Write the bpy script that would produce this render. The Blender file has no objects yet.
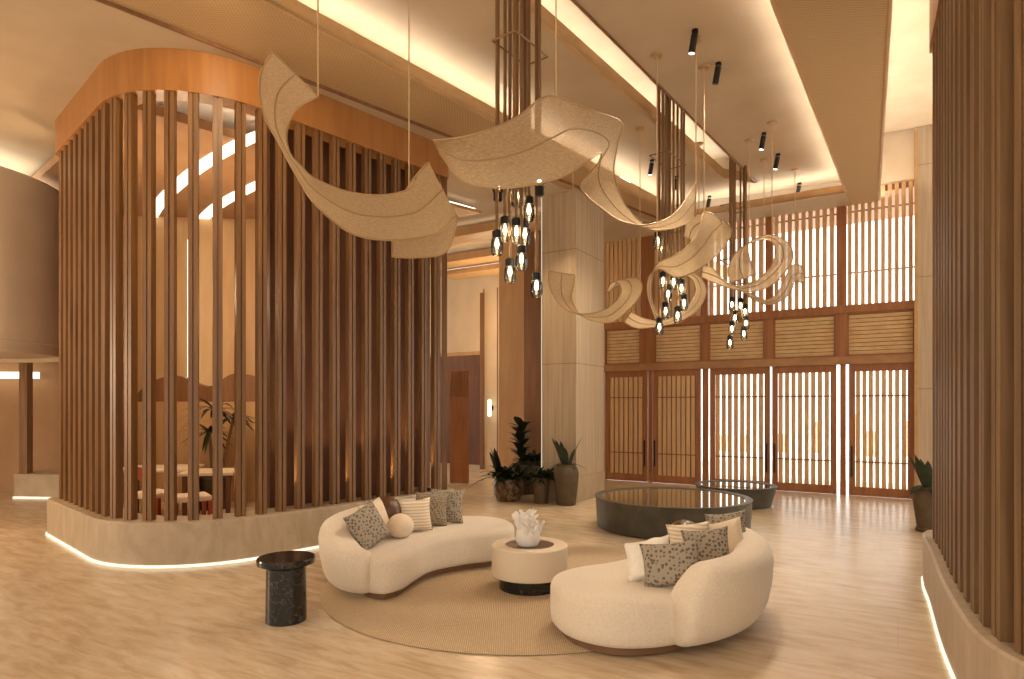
import bpy, bmesh, math, random
from mathutils import Vector, Matrix
random.seed(7)
S = bpy.context.scene
COL = S.collection
F, HX, HY, EYE = 632.0, 512.0, 406.5, 1.6

# ---------------------------------------------------------------- measuring helpers
def at(px, py, Y):            # point at depth Y seen at a photo pixel
    return Vector(((px-HX)/F*Y, Y, EYE-(py-HY)/F*Y))
def on(px, py, Z=0.0):        # point on the level plane Z
    Y = F*(EYE-Z)/(py-HY)
    return Vector(((px-HX)/F*Y, Y, Z))

# ---------------------------------------------------------------- materials
def mat(name, col, rough=0.6, metal=0.0, spec=0.5):
    m = bpy.data.materials.new(name); m.use_nodes = True
    b = m.node_tree.nodes['Principled BSDF']
    b.inputs['Base Color'].default_value = (*col, 1)
    b.inputs['Roughness'].default_value = rough
    b.inputs['Metallic'].default_value = metal
    b.inputs['Specular IOR Level'].default_value = spec
    return m
def nodes(m):
    nt = m.node_tree
    return nt, nt.nodes, nt.links, nt.nodes['Principled BSDF']
def coords(m, scale=(1,1,1), rot=(0,0,0)):
    nt, N, L, b = nodes(m)
    tc = N.new('ShaderNodeTexCoord'); mp = N.new('ShaderNodeMapping')
    mp.inputs['Scale'].default_value = scale; mp.inputs['Rotation'].default_value = rot
    L.new(tc.outputs['Object'], mp.inputs['Vector'])
    return mp.outputs['Vector']
def noise_mat(name, c1, c2, scale=(8,8,8), rough=0.6, nscale=1.0, bump=0.0, lo=0.3, hi=0.7, detail=5, rot=(0,0,0), spec=0.5, metal=0.0, distort=0.0, rvar=0.0):
    m = mat(name, c1, rough, metal, spec)
    nt, N, L, b = nodes(m)
    v = coords(m, scale, rot)
    n = N.new('ShaderNodeTexNoise'); n.inputs['Scale'].default_value = nscale; n.inputs['Detail'].default_value = detail
    n.inputs['Distortion'].default_value = distort
    L.new(v, n.inputs['Vector'])
    r = N.new('ShaderNodeValToRGB')
    r.color_ramp.elements[0].position = lo; r.color_ramp.elements[0].color = (*c1, 1)
    r.color_ramp.elements[1].position = hi; r.color_ramp.elements[1].color = (*c2, 1)
    L.new(n.outputs['Fac'], r.inputs['Fac']); L.new(r.outputs['Color'], b.inputs['Base Color'])
    if bump:
        bp = N.new('ShaderNodeBump'); bp.inputs['Strength'].default_value = bump; bp.inputs['Distance'].default_value = 0.01
        L.new(n.outputs['Fac'], bp.inputs['Height']); L.new(bp.outputs['Normal'], b.inputs['Normal'])
    return m
def emit(name, col, strength):
    m = bpy.data.materials.new(name); m.use_nodes = True
    N = m.node_tree.nodes; N.clear()
    o = N.new('ShaderNodeOutputMaterial'); e = N.new('ShaderNodeEmission')
    e.inputs['Color'].default_value = (*col, 1); e.inputs['Strength'].default_value = strength
    m.node_tree.links.new(e.outputs[0], o.inputs[0])
    return m

def wood(name, c1, c2, rough=0.5, along='z', s=9):
    sc = {'z': (s, s, 0.5), 'x': (0.5, s, s), 'y': (s, 0.5, s)}[along]
    return noise_mat(name, c1, c2, sc, rough, 2.0, 0.05, 0.3, 0.7, 6, distort=0.6)

M = {}
M['slat'] = wood('walnut slats', (.135,.06,.018), (.245,.12,.04), .45)
M['slat_pale'] = wood('weathered oak slats', (.14,.072,.027), (.25,.142,.06), .5)
M['fascia'] = wood('honey veneer', (.30,.12,.03), (.375,.165,.043), .42, 'z', 6)
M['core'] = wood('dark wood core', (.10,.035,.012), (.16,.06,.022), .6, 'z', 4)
M['lip'] = wood('oak lip', (.46,.27,.11), (.54,.33,.15), .5, 'y', 4)
M['teak'] = wood('teak frames', (.25,.092,.028), (.36,.145,.048), .5, 'z', 7)
M['teakx'] = wood('teak louvres', (.30,.145,.055), (.40,.21,.09), .5, 'x', 3)
M['teak_slat'] = wood('teak lattice', (.52,.32,.15), (.68,.45,.24), .5, 'z', 8)
M['teak_pale'] = wood('pale teak louvres', (.62,.41,.20), (.76,.55,.32), .5, 'x', 5)
M['veneer'] = wood('pale veneer', (.50,.30,.13), (.58,.37,.18), .5, 'z', 3)
M['post'] = wood('dark post', (.17,.075,.03), (.25,.12,.05), .5, 'z', 5)
M['plaster'] = noise_mat('ceiling plaster', (.44,.335,.22), (.49,.38,.255), (1,1,1), .85, 1.3, 0, .3, .7)
M['white_plaster'] = noise_mat('light plaster', (.64,.51,.35), (.72,.60,.44), (1,1,.6), .8, 2.0)
M['drum'] = noise_mat('drum plaster', (.66,.55,.40), (.72,.61,.46), (1,1,1), .8, 1.5)
M['wallw'] = noise_mat('warm wall', (.34,.19,.09), (.42,.25,.13), (1,1,.5), .7, 2.0)
M['darkwall'] = noise_mat('dark wall', (.085,.035,.014), (.12,.05,.02), (2,2,.5), .7, 2.0)
M['black'] = mat('black metal', (.018,.016,.014), .4, .6)
M['bronze'] = mat('bronze rod', (.21,.115,.05), .42, .4)
M['brass'] = mat('pale brass', (.42,.275,.135), .45, .3)
M['seam'] = mat('seam cord', (.34,.225,.115), .8)
M['cord'] = mat('linen cord', (.52,.36,.2), .8)
M['basin'] = noise_mat('basin stone', (.045,.043,.034), (.085,.08,.062), (3,3,3), .42, 2.0, .03)
M['water'] = mat('still water', (.16,.115,.06), .05, 0, .9)
M['led'] = emit('warm led', (1, .97, .90), 24)
M['led_wash'] = emit('wash led', (1, .95, .86), 36)
M['led_edge'] = emit('edge led', (1, .84, .60), .6)
M['led_soft'] = emit('soft led', (1, .90, .74), 3)
M['led_floor'] = emit('plinth led', (1, .83, .58), 1.35)
M['led_slot'] = emit('slot led', (1, .97, .90), 12)
M['filament'] = emit('bulb filament', (1, .86, .6), 28)
M['lens'] = emit('spot lens', (1, .9, .75), 9)
M['sconce'] = emit('sconce glow', (1, .88, .66), 2.6)
M['soil'] = mat('soil', (.03,.02,.012), .9)
M['wood_base'] = wood('brown sofa base', (.16,.075,.03), (.22,.11,.05), .5, 'x')
M['leather'] = noise_mat('brown leather', (.075,.032,.014), (.115,.05,.022), (9,9,9), .38, 2, .05)
M['leaf'] = noise_mat('dark leaves', (.014,.019,.008), (.028,.036,.014), (6,6,6), .6, 2, spec=.2)
M['agave'] = noise_mat('grey green leaves', (.03,.04,.024), (.055,.068,.04), (6,6,6), .6, 2, spec=.2)
M['clay'] = noise_mat('olive clay', (.085,.056,.028), (.125,.085,.043), (4,4,4), .6, 2, .05)
M['dark_clay'] = noise_mat('dark clay', (.06,.035,.018), (.09,.055,.03), (4,4,4), .6, 2, .05)
M['outside'] = mat('pale paving', (.75,.70,.62), .9)
M['terracotta'] = noise_mat('terracotta wall', (.50,.30,.2), (.65,.45,.32), (2,2,2), .9, 2)
M['redlacquer'] = mat('red lacquer', (.35,.06,.025), .35)
M['tabletop'] = mat('pale table top', (.7,.58,.42), .35)

# travertine floor : long streaks + slab joints, polished
def travertine(name, c1, c2, c3, rough, rot, slab=True, spec=0.5):
    m = mat(name, c1, rough, 0, spec); nt, N, L, b = nodes(m)
    v = coords(m, (1, 1, 1), rot)
    mp = N.new('ShaderNodeMapping'); mp.inputs['Scale'].default_value = (2.0, 9.0, 2.0); L.new(v, mp.inputs['Vector'])
    n = N.new('ShaderNodeTexNoise'); n.inputs['Scale'].default_value = 1.3; n.inputs['Detail'].default_value = 8; n.inputs['Roughness'].default_value = .62; n.inputs['Distortion'].default_value = .5
    L.new(mp.outputs['Vector'], n.inputs['Vector'])
    r = N.new('ShaderNodeValToRGB'); e = r.color_ramp.elements
    e[0].position = .28; e[0].color = (*c1, 1); e[1].position = .74; e[1].color = (*c3, 1)
    k = e.new(.5); k.color = (*c2, 1)
    L.new(n.outputs['Fac'], r.inputs['Fac'])
    out = r.outputs['Color']
    if slab:
        br = N.new('ShaderNodeTexBrick'); br.inputs['Scale'].default_value = 1.0
        br.inputs['Brick Width'].default_value = 1.4; br.inputs['Row Height'].default_value = .7
        br.inputs['Mortar Size'].default_value = .004; br.inputs['Mortar'].default_value = (.88,.84,.78,1)
        br.inputs['Color1'].default_value = (1,1,1,1); br.inputs['Color2'].default_value = (.95,.94,.92,1)
        L.new(v, br.inputs['Vector'])
        mx = N.new('ShaderNodeMixRGB'); mx.blend_type = 'MULTIPLY'; mx.inputs[0].default_value = .8
        L.new(out, mx.inputs[1]); L.new(br.outputs['Color'], mx.inputs[2]); out = mx.outputs[0]
    L.new(out, b.inputs['Base Color'])
    return m
VA = math.atan2(.853, .521)
M['floor'] = travertine('polished travertine', (.47,.34,.205), (.62,.49,.335), (.74,.63,.48), .25, (0,0,-VA+math.pi/2), True, .6)
M['plinth'] = travertine('honed travertine', (.36,.275,.18), (.44,.345,.235), (.52,.42,.295), .45, (0,0,0), False)

def stone_col(name, c1, c2):
    m = mat(name, c1, .7); nt, N, L, b = nodes(m)
    v = coords(m, (14, 14, .5))
    n = N.new('ShaderNodeTexNoise'); n.inputs['Scale'].default_value = 1.5; n.inputs['Detail'].default_value = 6; L.new(v, n.inputs['Vector'])
    r = N.new('ShaderNodeValToRGB'); r.color_ramp.elements[0].position = .3; r.color_ramp.elements[1].position = .7
    r.color_ramp.elements[0].color = (*c1, 1); r.color_ramp.elements[1].color = (*c2, 1)
    L.new(n.outputs['Fac'], r.inputs['Fac'])
    tc = N.new('ShaderNodeTexCoord'); sp = N.new('ShaderNodeSeparateXYZ'); L.new(tc.outputs['Object'], sp.inputs[0])
    md = N.new('ShaderNodeMath'); md.operation = 'PINGPONG'; md.inputs[1].default_value = .95; L.new(sp.outputs['Z'], md.inputs[0])
    lt = N.new('ShaderNodeMath'); lt.operation = 'LESS_THAN'; lt.inputs[1].default_value = .006; L.new(md.outputs[0], lt.inputs[0])
    mx = N.new('ShaderNodeMixRGB'); mx.blend_type = 'MULTIPLY'; L.new(lt.outputs[0], mx.inputs[0]); L.new(r.outputs['Color'], mx.inputs[1]); mx.inputs[2].default_value = (.55,.5,.45,1)
    L.new(mx.outputs[0], b.inputs['Base Color'])
    return m
M['column'] = stone_col('fluted stone', (.41,.32,.215), (.53,.425,.30))

def weave(name, c1, c2, scale, rough=.8, bump=.4, rot=(0,0,0)):
    m = mat(name, c1, rough, 0, .2); nt, N, L, b = nodes(m)
    v = coords(m, (scale, scale, scale), rot)
    ch = N.new('ShaderNodeTexChecker'); ch.inputs['Scale'].default_value = 1; ch.inputs['Color1'].default_value = (*c1, 1); ch.inputs['Color2'].default_value = (*c2, 1)
    L.new(v, ch.inputs['Vector']); L.new(ch.outputs['Color'], b.inputs['Base Color'])
    bp = N.new('ShaderNodeBump'); bp.inputs['Strength'].default_value = bump; bp.inputs['Distance'].default_value = .01
    L.new(ch.outputs['Fac'], bp.inputs['Height']); L.new(bp.outputs['Normal'], b.inputs['Normal'])
    return m
M['cane'] = weave('woven cane panel', (.51,.345,.18), (.42,.275,.138), 44, rot=(0,0,.72))

def fabric(name, c1, c2, scale=60, bump=.15):
    m = noise_mat(name, c1, c2, (scale,)*3, .9, 1.0, bump, .3, .7, 3, spec=.15)
    b = m.node_tree.nodes['Principled BSDF']; b.inputs['Sheen Weight'].default_value = .3
    return m
M['boucle'] = fabric('cream boucle', (.67,.57,.445), (.745,.65,.52), 70, .2)
M['cream_cushion'] = fabric('cream cushion', (.70,.56,.40), (.76,.62,.46), 50, .2)
M['white_cushion'] = fabric('white textured cushion', (.74,.68,.58), (.85,.80,.70), 22, .6)
M['white_coral'] = noise_mat('white coral', (.74,.69,.62), (.82,.78,.71), (30,30,30), .7, 1, .3)
def spots(name, base, dot, scale, thr=.32):
    m = mat(name, base, .9, 0, .15); nt, N, L, b = nodes(m)
    v = coords(m, (scale,)*3)
    vo = N.new('ShaderNodeTexVoronoi'); vo.inputs['Scale'].default_value = 1; vo.inputs['Randomness'].default_value = .55; L.new(v, vo.inputs['Vector'])
    r = N.new('ShaderNodeValToRGB'); r.color_ramp.interpolation = 'LINEAR'
    r.color_ramp.elements[0].position = thr; r.color_ramp.elements[0].color = (*dot, 1)
    r.color_ramp.elements[1].position = thr+.1; r.color_ramp.elements[1].color = (*base, 1)
    L.new(vo.outputs['Distance'], r.inputs['Fac']); L.new(r.outputs['Color'], b.inputs['Base Color'])
    return m
M['dots'] = spots('dotted grey cushion', (.34,.29,.22), (.135,.11,.08), 38, .34)
M['dots_small'] = spots('speckled cushion', (.33,.265,.18), (.12,.09,.06), 60, .36)
M['mottle'] = noise_mat('mottled brown glaze', (.06,.028,.012), (.26,.15,.075), (5,5,5), .4, 2.2, .05, .42, .6, 4, distort=1.2)
def stripes(name, c1, c2, scale):
    m = mat(name, c1, .9, 0, .15); nt, N, L, b = nodes(m)
    v = coords(m)
    w = N.new('ShaderNodeTexWave'); w.bands_direction = 'Z'; w.inputs['Scale'].default_value = scale; w.inputs['Distortion'].default_value = .6
    L.new(v, w.inputs['Vector'])
    r = N.new('ShaderNodeValToRGB'); r.color_ramp.elements[0].position = .25; r.color_ramp.elements[0].color = (*c2, 1)
    r.color_ramp.elements[1].position = .55; r.color_ramp.elements[1].color = (*c1, 1)
    L.new(w.outputs['Fac'], r.inputs['Fac']); L.new(r.outputs['Color'], b.inputs['Base Color'])
    return m
M['stripe'] = stripes('ribbed white cushion', (.78,.68,.53), (.60,.48,.34), 11)

def marble(name):
    m = mat(name, (.02,.02,.018), .16); nt, N, L, b = nodes(m)
    v = coords(m, (3, 3, 3))
    n = N.new('ShaderNodeTexNoise'); n.inputs['Scale'].default_value = 2.4; n.inputs['Detail'].default_value = 9; n.inputs['Distortion'].default_value = 1.6; L.new(v, n.inputs['Vector'])
    r = N.new('ShaderNodeValToRGB'); e = r.color_ramp.elements
    e[0].position = .493; e[0].color = (.012,.011,.01,1); e[1].position = .512; e[1].color = (.012,.011,.01,1)
    k = e.new(.502); k.color = (.13,.11,.08,1)
    L.new(n.outputs['Fac'], r.inputs['Fac']); L.new(r.outputs['Color'], b.inputs['Base Color'])
    return m
M['marble'] = marble('black marble')
def rugmat():
    m = mat('jute weave', (.5,.33,.17), .95, 0, .1); nt, N, L, b = nodes(m)
    v = coords(m)
    w = N.new('ShaderNodeTexWave'); w.wave_type = 'BANDS'; w.bands_direction = 'X'; w.inputs['Scale'].default_value = 22; w.inputs['Distortion'].default_value = 1.2; w.inputs['Detail Scale'].default_value = 12
    L.new(v, w.inputs['Vector'])
    n = N.new('ShaderNodeTexNoise'); n.inputs['Scale'].default_value = 45; L.new(v, n.inputs['Vector'])
    ad = N.new('ShaderNodeMath'); ad.operation = 'MULTIPLY'; L.new(w.outputs['Fac'], ad.inputs[0]); L.new(n.outputs['Fac'], ad.inputs[1])
    r = N.new('ShaderNodeValToRGB'); r.color_ramp.elements[0].position = .05; r.color_ramp.elements[0].color = (.44,.325,.20,1); r.color_ramp.elements[1].position = .5; r.color_ramp.elements[1].color = (.60,.47,.315,1)
    L.new(ad.outputs[0], r.inputs['Fac']); L.new(r.outputs['Color'], b.inputs['Base Color'])
    bp = N.new('ShaderNodeBump'); bp.inputs['Strength'].default_value = .5; bp.inputs['Distance'].default_value = .01; L.new(ad.outputs[0], bp.inputs['Height']); L.new(bp.outputs['Normal'], b.inputs['Normal'])
    return m
M['rug'] = rugmat()
def gauze(name, most, least):
    m = bpy.data.materials.new(name); m.use_nodes = True
    nt = m.node_tree; N = nt.nodes; L = nt.links; N.clear()
    o = N.new('ShaderNodeOutputMaterial')
    tc = N.new('ShaderNodeTexCoord')
    mp = N.new('ShaderNodeMapping'); mp.inputs['Scale'].default_value = (14, 14, 60); mp.inputs['Rotation'].default_value = (.5,.4,.3); L.new(tc.outputs['Object'], mp.inputs['Vector'])
    n = N.new('ShaderNodeTexNoise'); n.inputs['Scale'].default_value = 2.5; n.inputs['Detail'].default_value = 6; L.new(mp.outputs['Vector'], n.inputs['Vector'])
    r = N.new('ShaderNodeValToRGB'); r.color_ramp.elements[0].position = .3; r.color_ramp.elements[0].color = (.53,.385,.225,1); r.color_ramp.elements[1].position = .7; r.color_ramp.elements[1].color = (.63,.485,.31,1)
    L.new(n.outputs['Fac'], r.inputs['Fac'])
    d = N.new('ShaderNodeBsdfDiffuse'); t = N.new('ShaderNodeBsdfTranslucent'); tr = N.new('ShaderNodeBsdfTransparent')
    L.new(r.outputs['Color'], d.inputs['Color']); L.new(r.outputs['Color'], t.inputs['Color'])
    m1 = N.new('ShaderNodeMixShader'); m1.inputs[0].default_value = .45; L.new(d.outputs[0], m1.inputs[1]); L.new(t.outputs[0], m1.inputs[2])
    rr = N.new('ShaderNodeMapRange'); rr.inputs['From Min'].default_value = .3; rr.inputs['From Max'].default_value = .75; rr.inputs['To Min'].default_value = most; rr.inputs['To Max'].default_value = least
    L.new(n.outputs['Fac'], rr.inputs['Value'])
    m2 = N.new('ShaderNodeMixShader'); L.new(rr.outputs[0], m2.inputs[0]); L.new(m1.outputs[0], m2.inputs[1]); L.new(tr.outputs[0], m2.inputs[2])
    L.new(m2.outputs[0], o.inputs[0])
    return m
M['gauze'] = gauze('abaca gauze', .11, .02); M['sheer'] = gauze('sheer abaca gauze', .34, .12)
def smoke_glass():
    m = bpy.data.materials.new('smoked glass'); m.use_nodes = True
    nt = m.node_tree; N = nt.nodes; L = nt.links; N.clear()
    o = N.new('ShaderNodeOutputMaterial'); g = N.new('ShaderNodeBsdfGlossy'); g.inputs['Roughness'].default_value = .05
    t = N.new('ShaderNodeBsdfTransparent'); t.inputs['Color'].default_value = (.74,.73,.64,1)
    f = N.new('ShaderNodeLayerWeight'); f.inputs['Blend'].default_value = .35
    mx = N.new('ShaderNodeMixShader'); L.new(f.outputs['Fresnel'], mx.inputs[0]); L.new(t.outputs[0], mx.inputs[1]); L.new(g.outputs[0], mx.inputs[2]); L.new(mx.outputs[0], o.inputs[0])
    return m
M['glass'] = smoke_glass()

# ---------------------------------------------------------------- mesh helpers
class MB:
    def __init__(s): s.v = []; s.f = []
    def add(s, vs, fs):
        k = len(s.v); s.v += [Vector(v) for v in vs]; s.f += [tuple(i+k for i in f) for f in fs]; return s
    def box(s, c, size, rz=0.0, R=None):
        m = R if R is not None else Matrix.Rotation(rz, 3, 'Z')
        hx, hy, hz = size[0]/2, size[1]/2, size[2]/2; c = Vector(c)
        vs = [c + m @ Vector((x*hx, y*hy, z*hz)) for z in (-1,1) for y in (-1,1) for x in (-1,1)]
        return s.add(vs, [(0,2,3,1),(4,5,7,6),(0,1,5,4),(2,6,7,3),(0,4,6,2),(1,3,7,5)])
    def prism(s, poly, z0, z1):
        n = len(poly)
        a = sum(poly[i][0]*poly[(i+1)%n][1]-poly[(i+1)%n][0]*poly[i][1] for i in range(n))
        if a < 0: poly = list(poly)[::-1]
        vs = [(p[0],p[1],z0) for p in poly] + [(p[0],p[1],z1) for p in poly]
        fs = [tuple(range(n-1,-1,-1)), tuple(range(n,2*n))] + [(i,(i+1)%n,n+(i+1)%n,n+i) for i in range(n)]
        return s.add(vs, fs)
    def loft(s, rings, closed=True, cap=True):
        n = len(rings[0]); vs = [p for r in rings for p in r]; fs = []
        for k in range(len(rings)-1):
            for i in range(n if closed else n-1):
                j = (i+1) % n
                fs.append((k*n+i, k*n+j, (k+1)*n+j, (k+1)*n+i))
        if cap and closed:
            fs.append(tuple(range(n-1,-1,-1))); fs.append(tuple((len(rings)-1)*n+i for i in range(n)))
        return s.add(vs, fs)
    def lathe(s, prof, c=(0,0,0), n=40, R=None):
        c = Vector(c); rings = []
        for r, z in prof:
            ring = []
            for i in range(n):
                a = 2*math.pi*i/n; p = Vector((max(r,1e-4)*math.cos(a), max(r,1e-4)*math.sin(a), z))
                ring.append(c + (R @ p if R is not None else p))
            rings.append(ring)
        return s.loft(rings)
    def tube(s, path, r, n=8):
        path = [Vector(p) for p in path]; rings = []
        for i, p in enumerate(path):
            t = (path[min(i+1,len(path)-1)] - path[max(i-1,0)]).normalized()
            up = Vector((0,0,1)) if abs(t.z) < .9 else Vector((1,0,0))
            a = t.cross(up).normalized(); b = t.cross(a)
            rr = r[i] if isinstance(r, (list,tuple)) else r
            rings.append([p + a*rr*math.cos(2*math.pi*k/n) + b*rr*math.sin(2*math.pi*k/n) for k in range(n)])
        return s.loft(rings)
    def build(s, name, m, parent=None, smooth=False, angle=40, origin=None):
        me = bpy.data.meshes.new(name)
        o0 = Vector((0,0,0))
        if parent is not None: o0 = parent_loc(parent)
        elif origin is not None: o0 = Vector(origin)
        elif s.v:
            xs = [v.x for v in s.v]; ys = [v.y for v in s.v]; zs = [v.z for v in s.v]
            o0 = Vector(((min(xs)+max(xs))/2, (min(ys)+max(ys))/2, min(zs)))
        me.from_pydata([v-o0 for v in s.v], [], s.f); me.validate(); me.update()
        bm = bmesh.new(); bm.from_mesh(me); bmesh.ops.recalc_face_normals(bm, faces=bm.faces); bm.to_mesh(me); bm.free()
        me.materials.append(m)
        if smooth:
            for p in me.polygons: p.use_smooth = len(p.vertices) < 24
            try: me.set_sharp_from_angle(angle=math.radians(angle))
            except Exception: pass
        o = bpy.data.objects.new(name, me); COL.objects.link(o)
        if parent is not None: o.parent = parent
        else: o.location = o0
        return o
def parent_loc(p):
    l = Vector(p.location)
    while p.parent: p = p.parent; l = l + Vector(p.location)
    return l
def thing(name, label, cat, loc, group=None):
    o = bpy.data.objects.new(name, None); COL.objects.link(o); o.location = loc; o.empty_display_size = .2
    o['label'] = label; o['category'] = cat; o['kind'] = 'thing'
    if group: o['group'] = group
    return o
def tag(o, label, cat, group=None):
    o['label'] = label; o['category'] = cat; o['kind'] = 'thing'
    if group: o['group'] = group
    return o
def struct(o, label=None, cat=None):
    o['kind'] = 'structure'
    o['label'] = label or o.name; o['category'] = cat or o.name.split('_')[0]
    return o
def bevel(o, w=.01, seg=2):
    b = o.modifiers.new('bevel', 'BEVEL'); b.width = w; b.segments = seg; b.limit_method = 'ANGLE'; b.angle_limit = math.radians(40)
    return o
def catmull(pts, n=8, closed=False):
    P = [Vector(p) for p in pts]; out = []; m = len(P)
    for i in range(m if closed else m-1):
        g = (lambda k: P[k % m]) if closed else (lambda k: P[max(0, min(m-1, k))])
        p0, p1, p2, p3 = g(i-1), g(i), g(i+1), g(i+2)
        for k in range(n):
            t = k/n
            out.append(.5*((2*p1) + (p2-p0)*t + (2*p0-5*p1+4*p2-p3)*t*t + (3*p1-p0-3*p2+p3)*t**3))
    if not closed: out.append(P[-1])
    return out
def fillet(pts, radii, seg=10):
    out = []; P = [Vector((p[0],p[1],0)) for p in pts]
    for i, p in enumerate(P):
        r = radii[i]
        if i in (0, len(P)-1) or r <= 0: out.append(p); continue
        a = (P[i-1]-p).normalized(); b = (P[i+1]-p).normalized()
        th = a.angle(b); d = r/math.tan(th/2); c = p + (a+b).normalized()*(r/math.sin(th/2))
        s, e = p+a*d-c, p+b*d-c
        a0 = math.atan2(s.y, s.x); da = math.atan2(e.y, e.x)-a0
        while da > math.pi: da -= 2*math.pi
        while da < -math.pi: da += 2*math.pi
        for k in range(seg+1):
            an = a0+da*k/seg; out.append(c + Vector((math.cos(an), math.sin(an), 0))*r)
    return out
def resample(path, step, start=0.0):
    res = []; d = start; acc = 0
    for a, b in zip(path, path[1:]):
        l = (b-a).length
        while d <= acc+l + 1e-9:
            t = (d-acc)/l if l > 1e-9 else 0
            res.append((a.lerp(b, t), (b-a).normalized())); d += step
        acc += l
    return res
def normals(path):
    ns = []
    for i in range(len(path)):
        t = (path[min(i+1,len(path)-1)]-path[max(i-1,0)]).normalized(); ns.append(Vector((t.y, -t.x, 0)))
    return ns
def sweep(path, prof, side):      # prof: (outward offset, z) closed profile
    ns = normals(path)
    return MB().loft([[p + n*side*o + Vector((0,0,z)) for o, z in prof] for p, n in zip(path, ns)])

U = Vector((.8533, -.5215, 0)); V = Vector((.5215, .8533, 0))
ZP, ZR = 5.22, 5.60              # panel soffit level, recess ceiling level

# ================================================================ FLOOR AND CEILING
struct(MB().prism([(-14,-3),(12,-3),(12,19),(-14,19)], -.1, 0).build('floor', M['floor'], origin=(0,0,0)), 'polished travertine floor', 'floor')

def line(a, b, y):    # plan line through a and b, at plan depth y
    t = (y-a.y)/(b.y-a.y); return a.lerp(b, t)
ZC = 5.19               # left ceiling level
L1a, L1b = on(94.6,0,ZC), on(415.8,125,ZC)
L2a, L2b = on(265.4,0,ZP), on(681,218.5,ZP)
L6a, L6b = on(769.8,0,ZP), on(845,192,ZP)
L7a, L7b = on(892.9,0,ZP), on(880,200.6,ZP)
L4a, L4b = on(546.8,23.4,ZR), on(723.7,177,ZR)
L5a, L5b = on(572.2,0,ZR), on(755.7,182,ZR)
Y0 = .3
l1 = lambda y: line(L1a, L1b, y); l2 = lambda y: line(L2a, L2b, y); l6 = lambda y: line(L6a, L6b, y)
l7 = lambda y: line(L7a, L7b, y); l4 = lambda y: line(L4a, L4b, y); l5 = lambda y: line(L5a, L5b, y)
wallA = on(605.3, 479.5); wallB = on(914.2, 499.5)
def wall_hit(fn):     # where a ceiling line meets the entrance wall plane
    lo, hi = 2.0, 25.0
    for _ in range(60):
        m = (lo+hi)/2
        if (fn(m)-wallA).dot(V) > 0: hi = m
        else: lo = m
    return fn(lo)
XY = lambda p: (p.x, p.y)

# left block outline (plan)
front_dir = Vector((.66,.75,0)).normalized()
corner = Vector((-3.45,5.70,0)); left_end = Vector((-5.86,7.93,0)); right_end = corner + front_dir*4.15
back_dir = Vector((-front_dir.y, front_dir.x, 0))
back_right = right_end + back_dir*3.6
back_left = left_end + front_dir*4.0
block_path = fillet([left_end + Vector((.05,.6,0)), left_end, corner, right_end, right_end+back_dir*2.4], [0,.25,1.25,.22,0], 14)

# ceiling over the left part, open above the slatted pavilion
hole = [p for p in fillet([left_end, corner, right_end, back_right, back_left, left_end], [0,1.25,.22,0,0,0], 10)]
inset = []
cen = sum(hole, Vector((0,0,0)))/len(hole)
hp = [p + (cen-p).normalized()*.25 for p in hole]
hp = [p for i, p in enumerate(hp) if i == 0 or (p-hp[i-1]).length > 1e-3]
ie = min(range(len(hp)), key=lambda i: (hp[i]-right_end).length)
front_edge = hp[:ie+1]; rear_edge = hp[ie:] if (hp[-1]-hp[0]).length < 1e-2 else hp[ie:]+[hp[0]]
lm = l1(right_end.y+.3)
cm = MB().prism([(-14,-1), XY(l1(-1)), XY(lm)] + [XY(p) for p in front_edge[::-1]] + [(-14,hp[0].y)], ZC, ZC+.04)
cm.prism([XY(lm), XY(wall_hit(l1)+V*5.4), (-14,19), (-14,hp[0].y)] + [XY(p) for p in rear_edge[::-1]], ZC, ZC+.04)
struct(cm.build('ceiling', M['plaster']), 'plain plaster ceiling over the left side', 'ceiling')

w1, w2, w6, w7 = (wall_hit(f) for f in (l1, l2, l6, l7))
struct(MB().prism([XY(l1(-1)+Vector((-.3,0,0))), XY(l2(-1)), XY(w2), XY(w1+Vector((-.3,0,0)))], ZP, ZP+.03).build('ceiling_panel', M['cane']), 'woven cane ceiling strip beside the slatted pavilion', 'ceiling')
struct(MB().prism([XY(l6(-1)), XY(l7(-1)), XY(w7), XY(w6)], ZP, ZP+.03).build('ceiling_panel', M['cane']), 'woven cane ceiling strip on the window side', 'ceiling')
back_l, back_r = L2b.copy(), L6b.copy()
struct(MB().prism([XY(back_l), XY(back_r), XY(w6), XY(w2)], ZP, ZP+.03).build('ceiling_soffit', M['plaster']), 'plaster soffit along the entrance wall', 'ceiling')
# recess ceiling with the light slot cut into it
ex = .45
pl = lambda y: l2(y) + Vector((-ex,0,0)); pr = lambda y: l6(y) + Vector((ex,0,0))
yb = 13.0
q4, q5 = Vector((L4b.x, L4b.y, 0)), Vector((L5b.x, L5b.y, 0))
rc = MB()
rc.prism([XY(pl(-1)), XY(l4(-1)), XY(q4), XY(back_l+V*ex+Vector((-.3,0,0)))], ZR, ZR+.03)
rc.prism([XY(l5(-1)), XY(pr(-1)), XY(back_r+V*ex+Vector((.4,0,0))), XY(q5)], ZR, ZR+.03)
rc.prism([XY(q4), XY(q5), XY(back_r+V*ex+Vector((.4,0,0))), XY(back_l+V*ex+Vector((-.3,0,0)))], ZR, ZR+.03)
struct(rc.build('ceiling_recess', M['plaster']), 'raised plaster ceiling inside the lit recess', 'ceiling')
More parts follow.
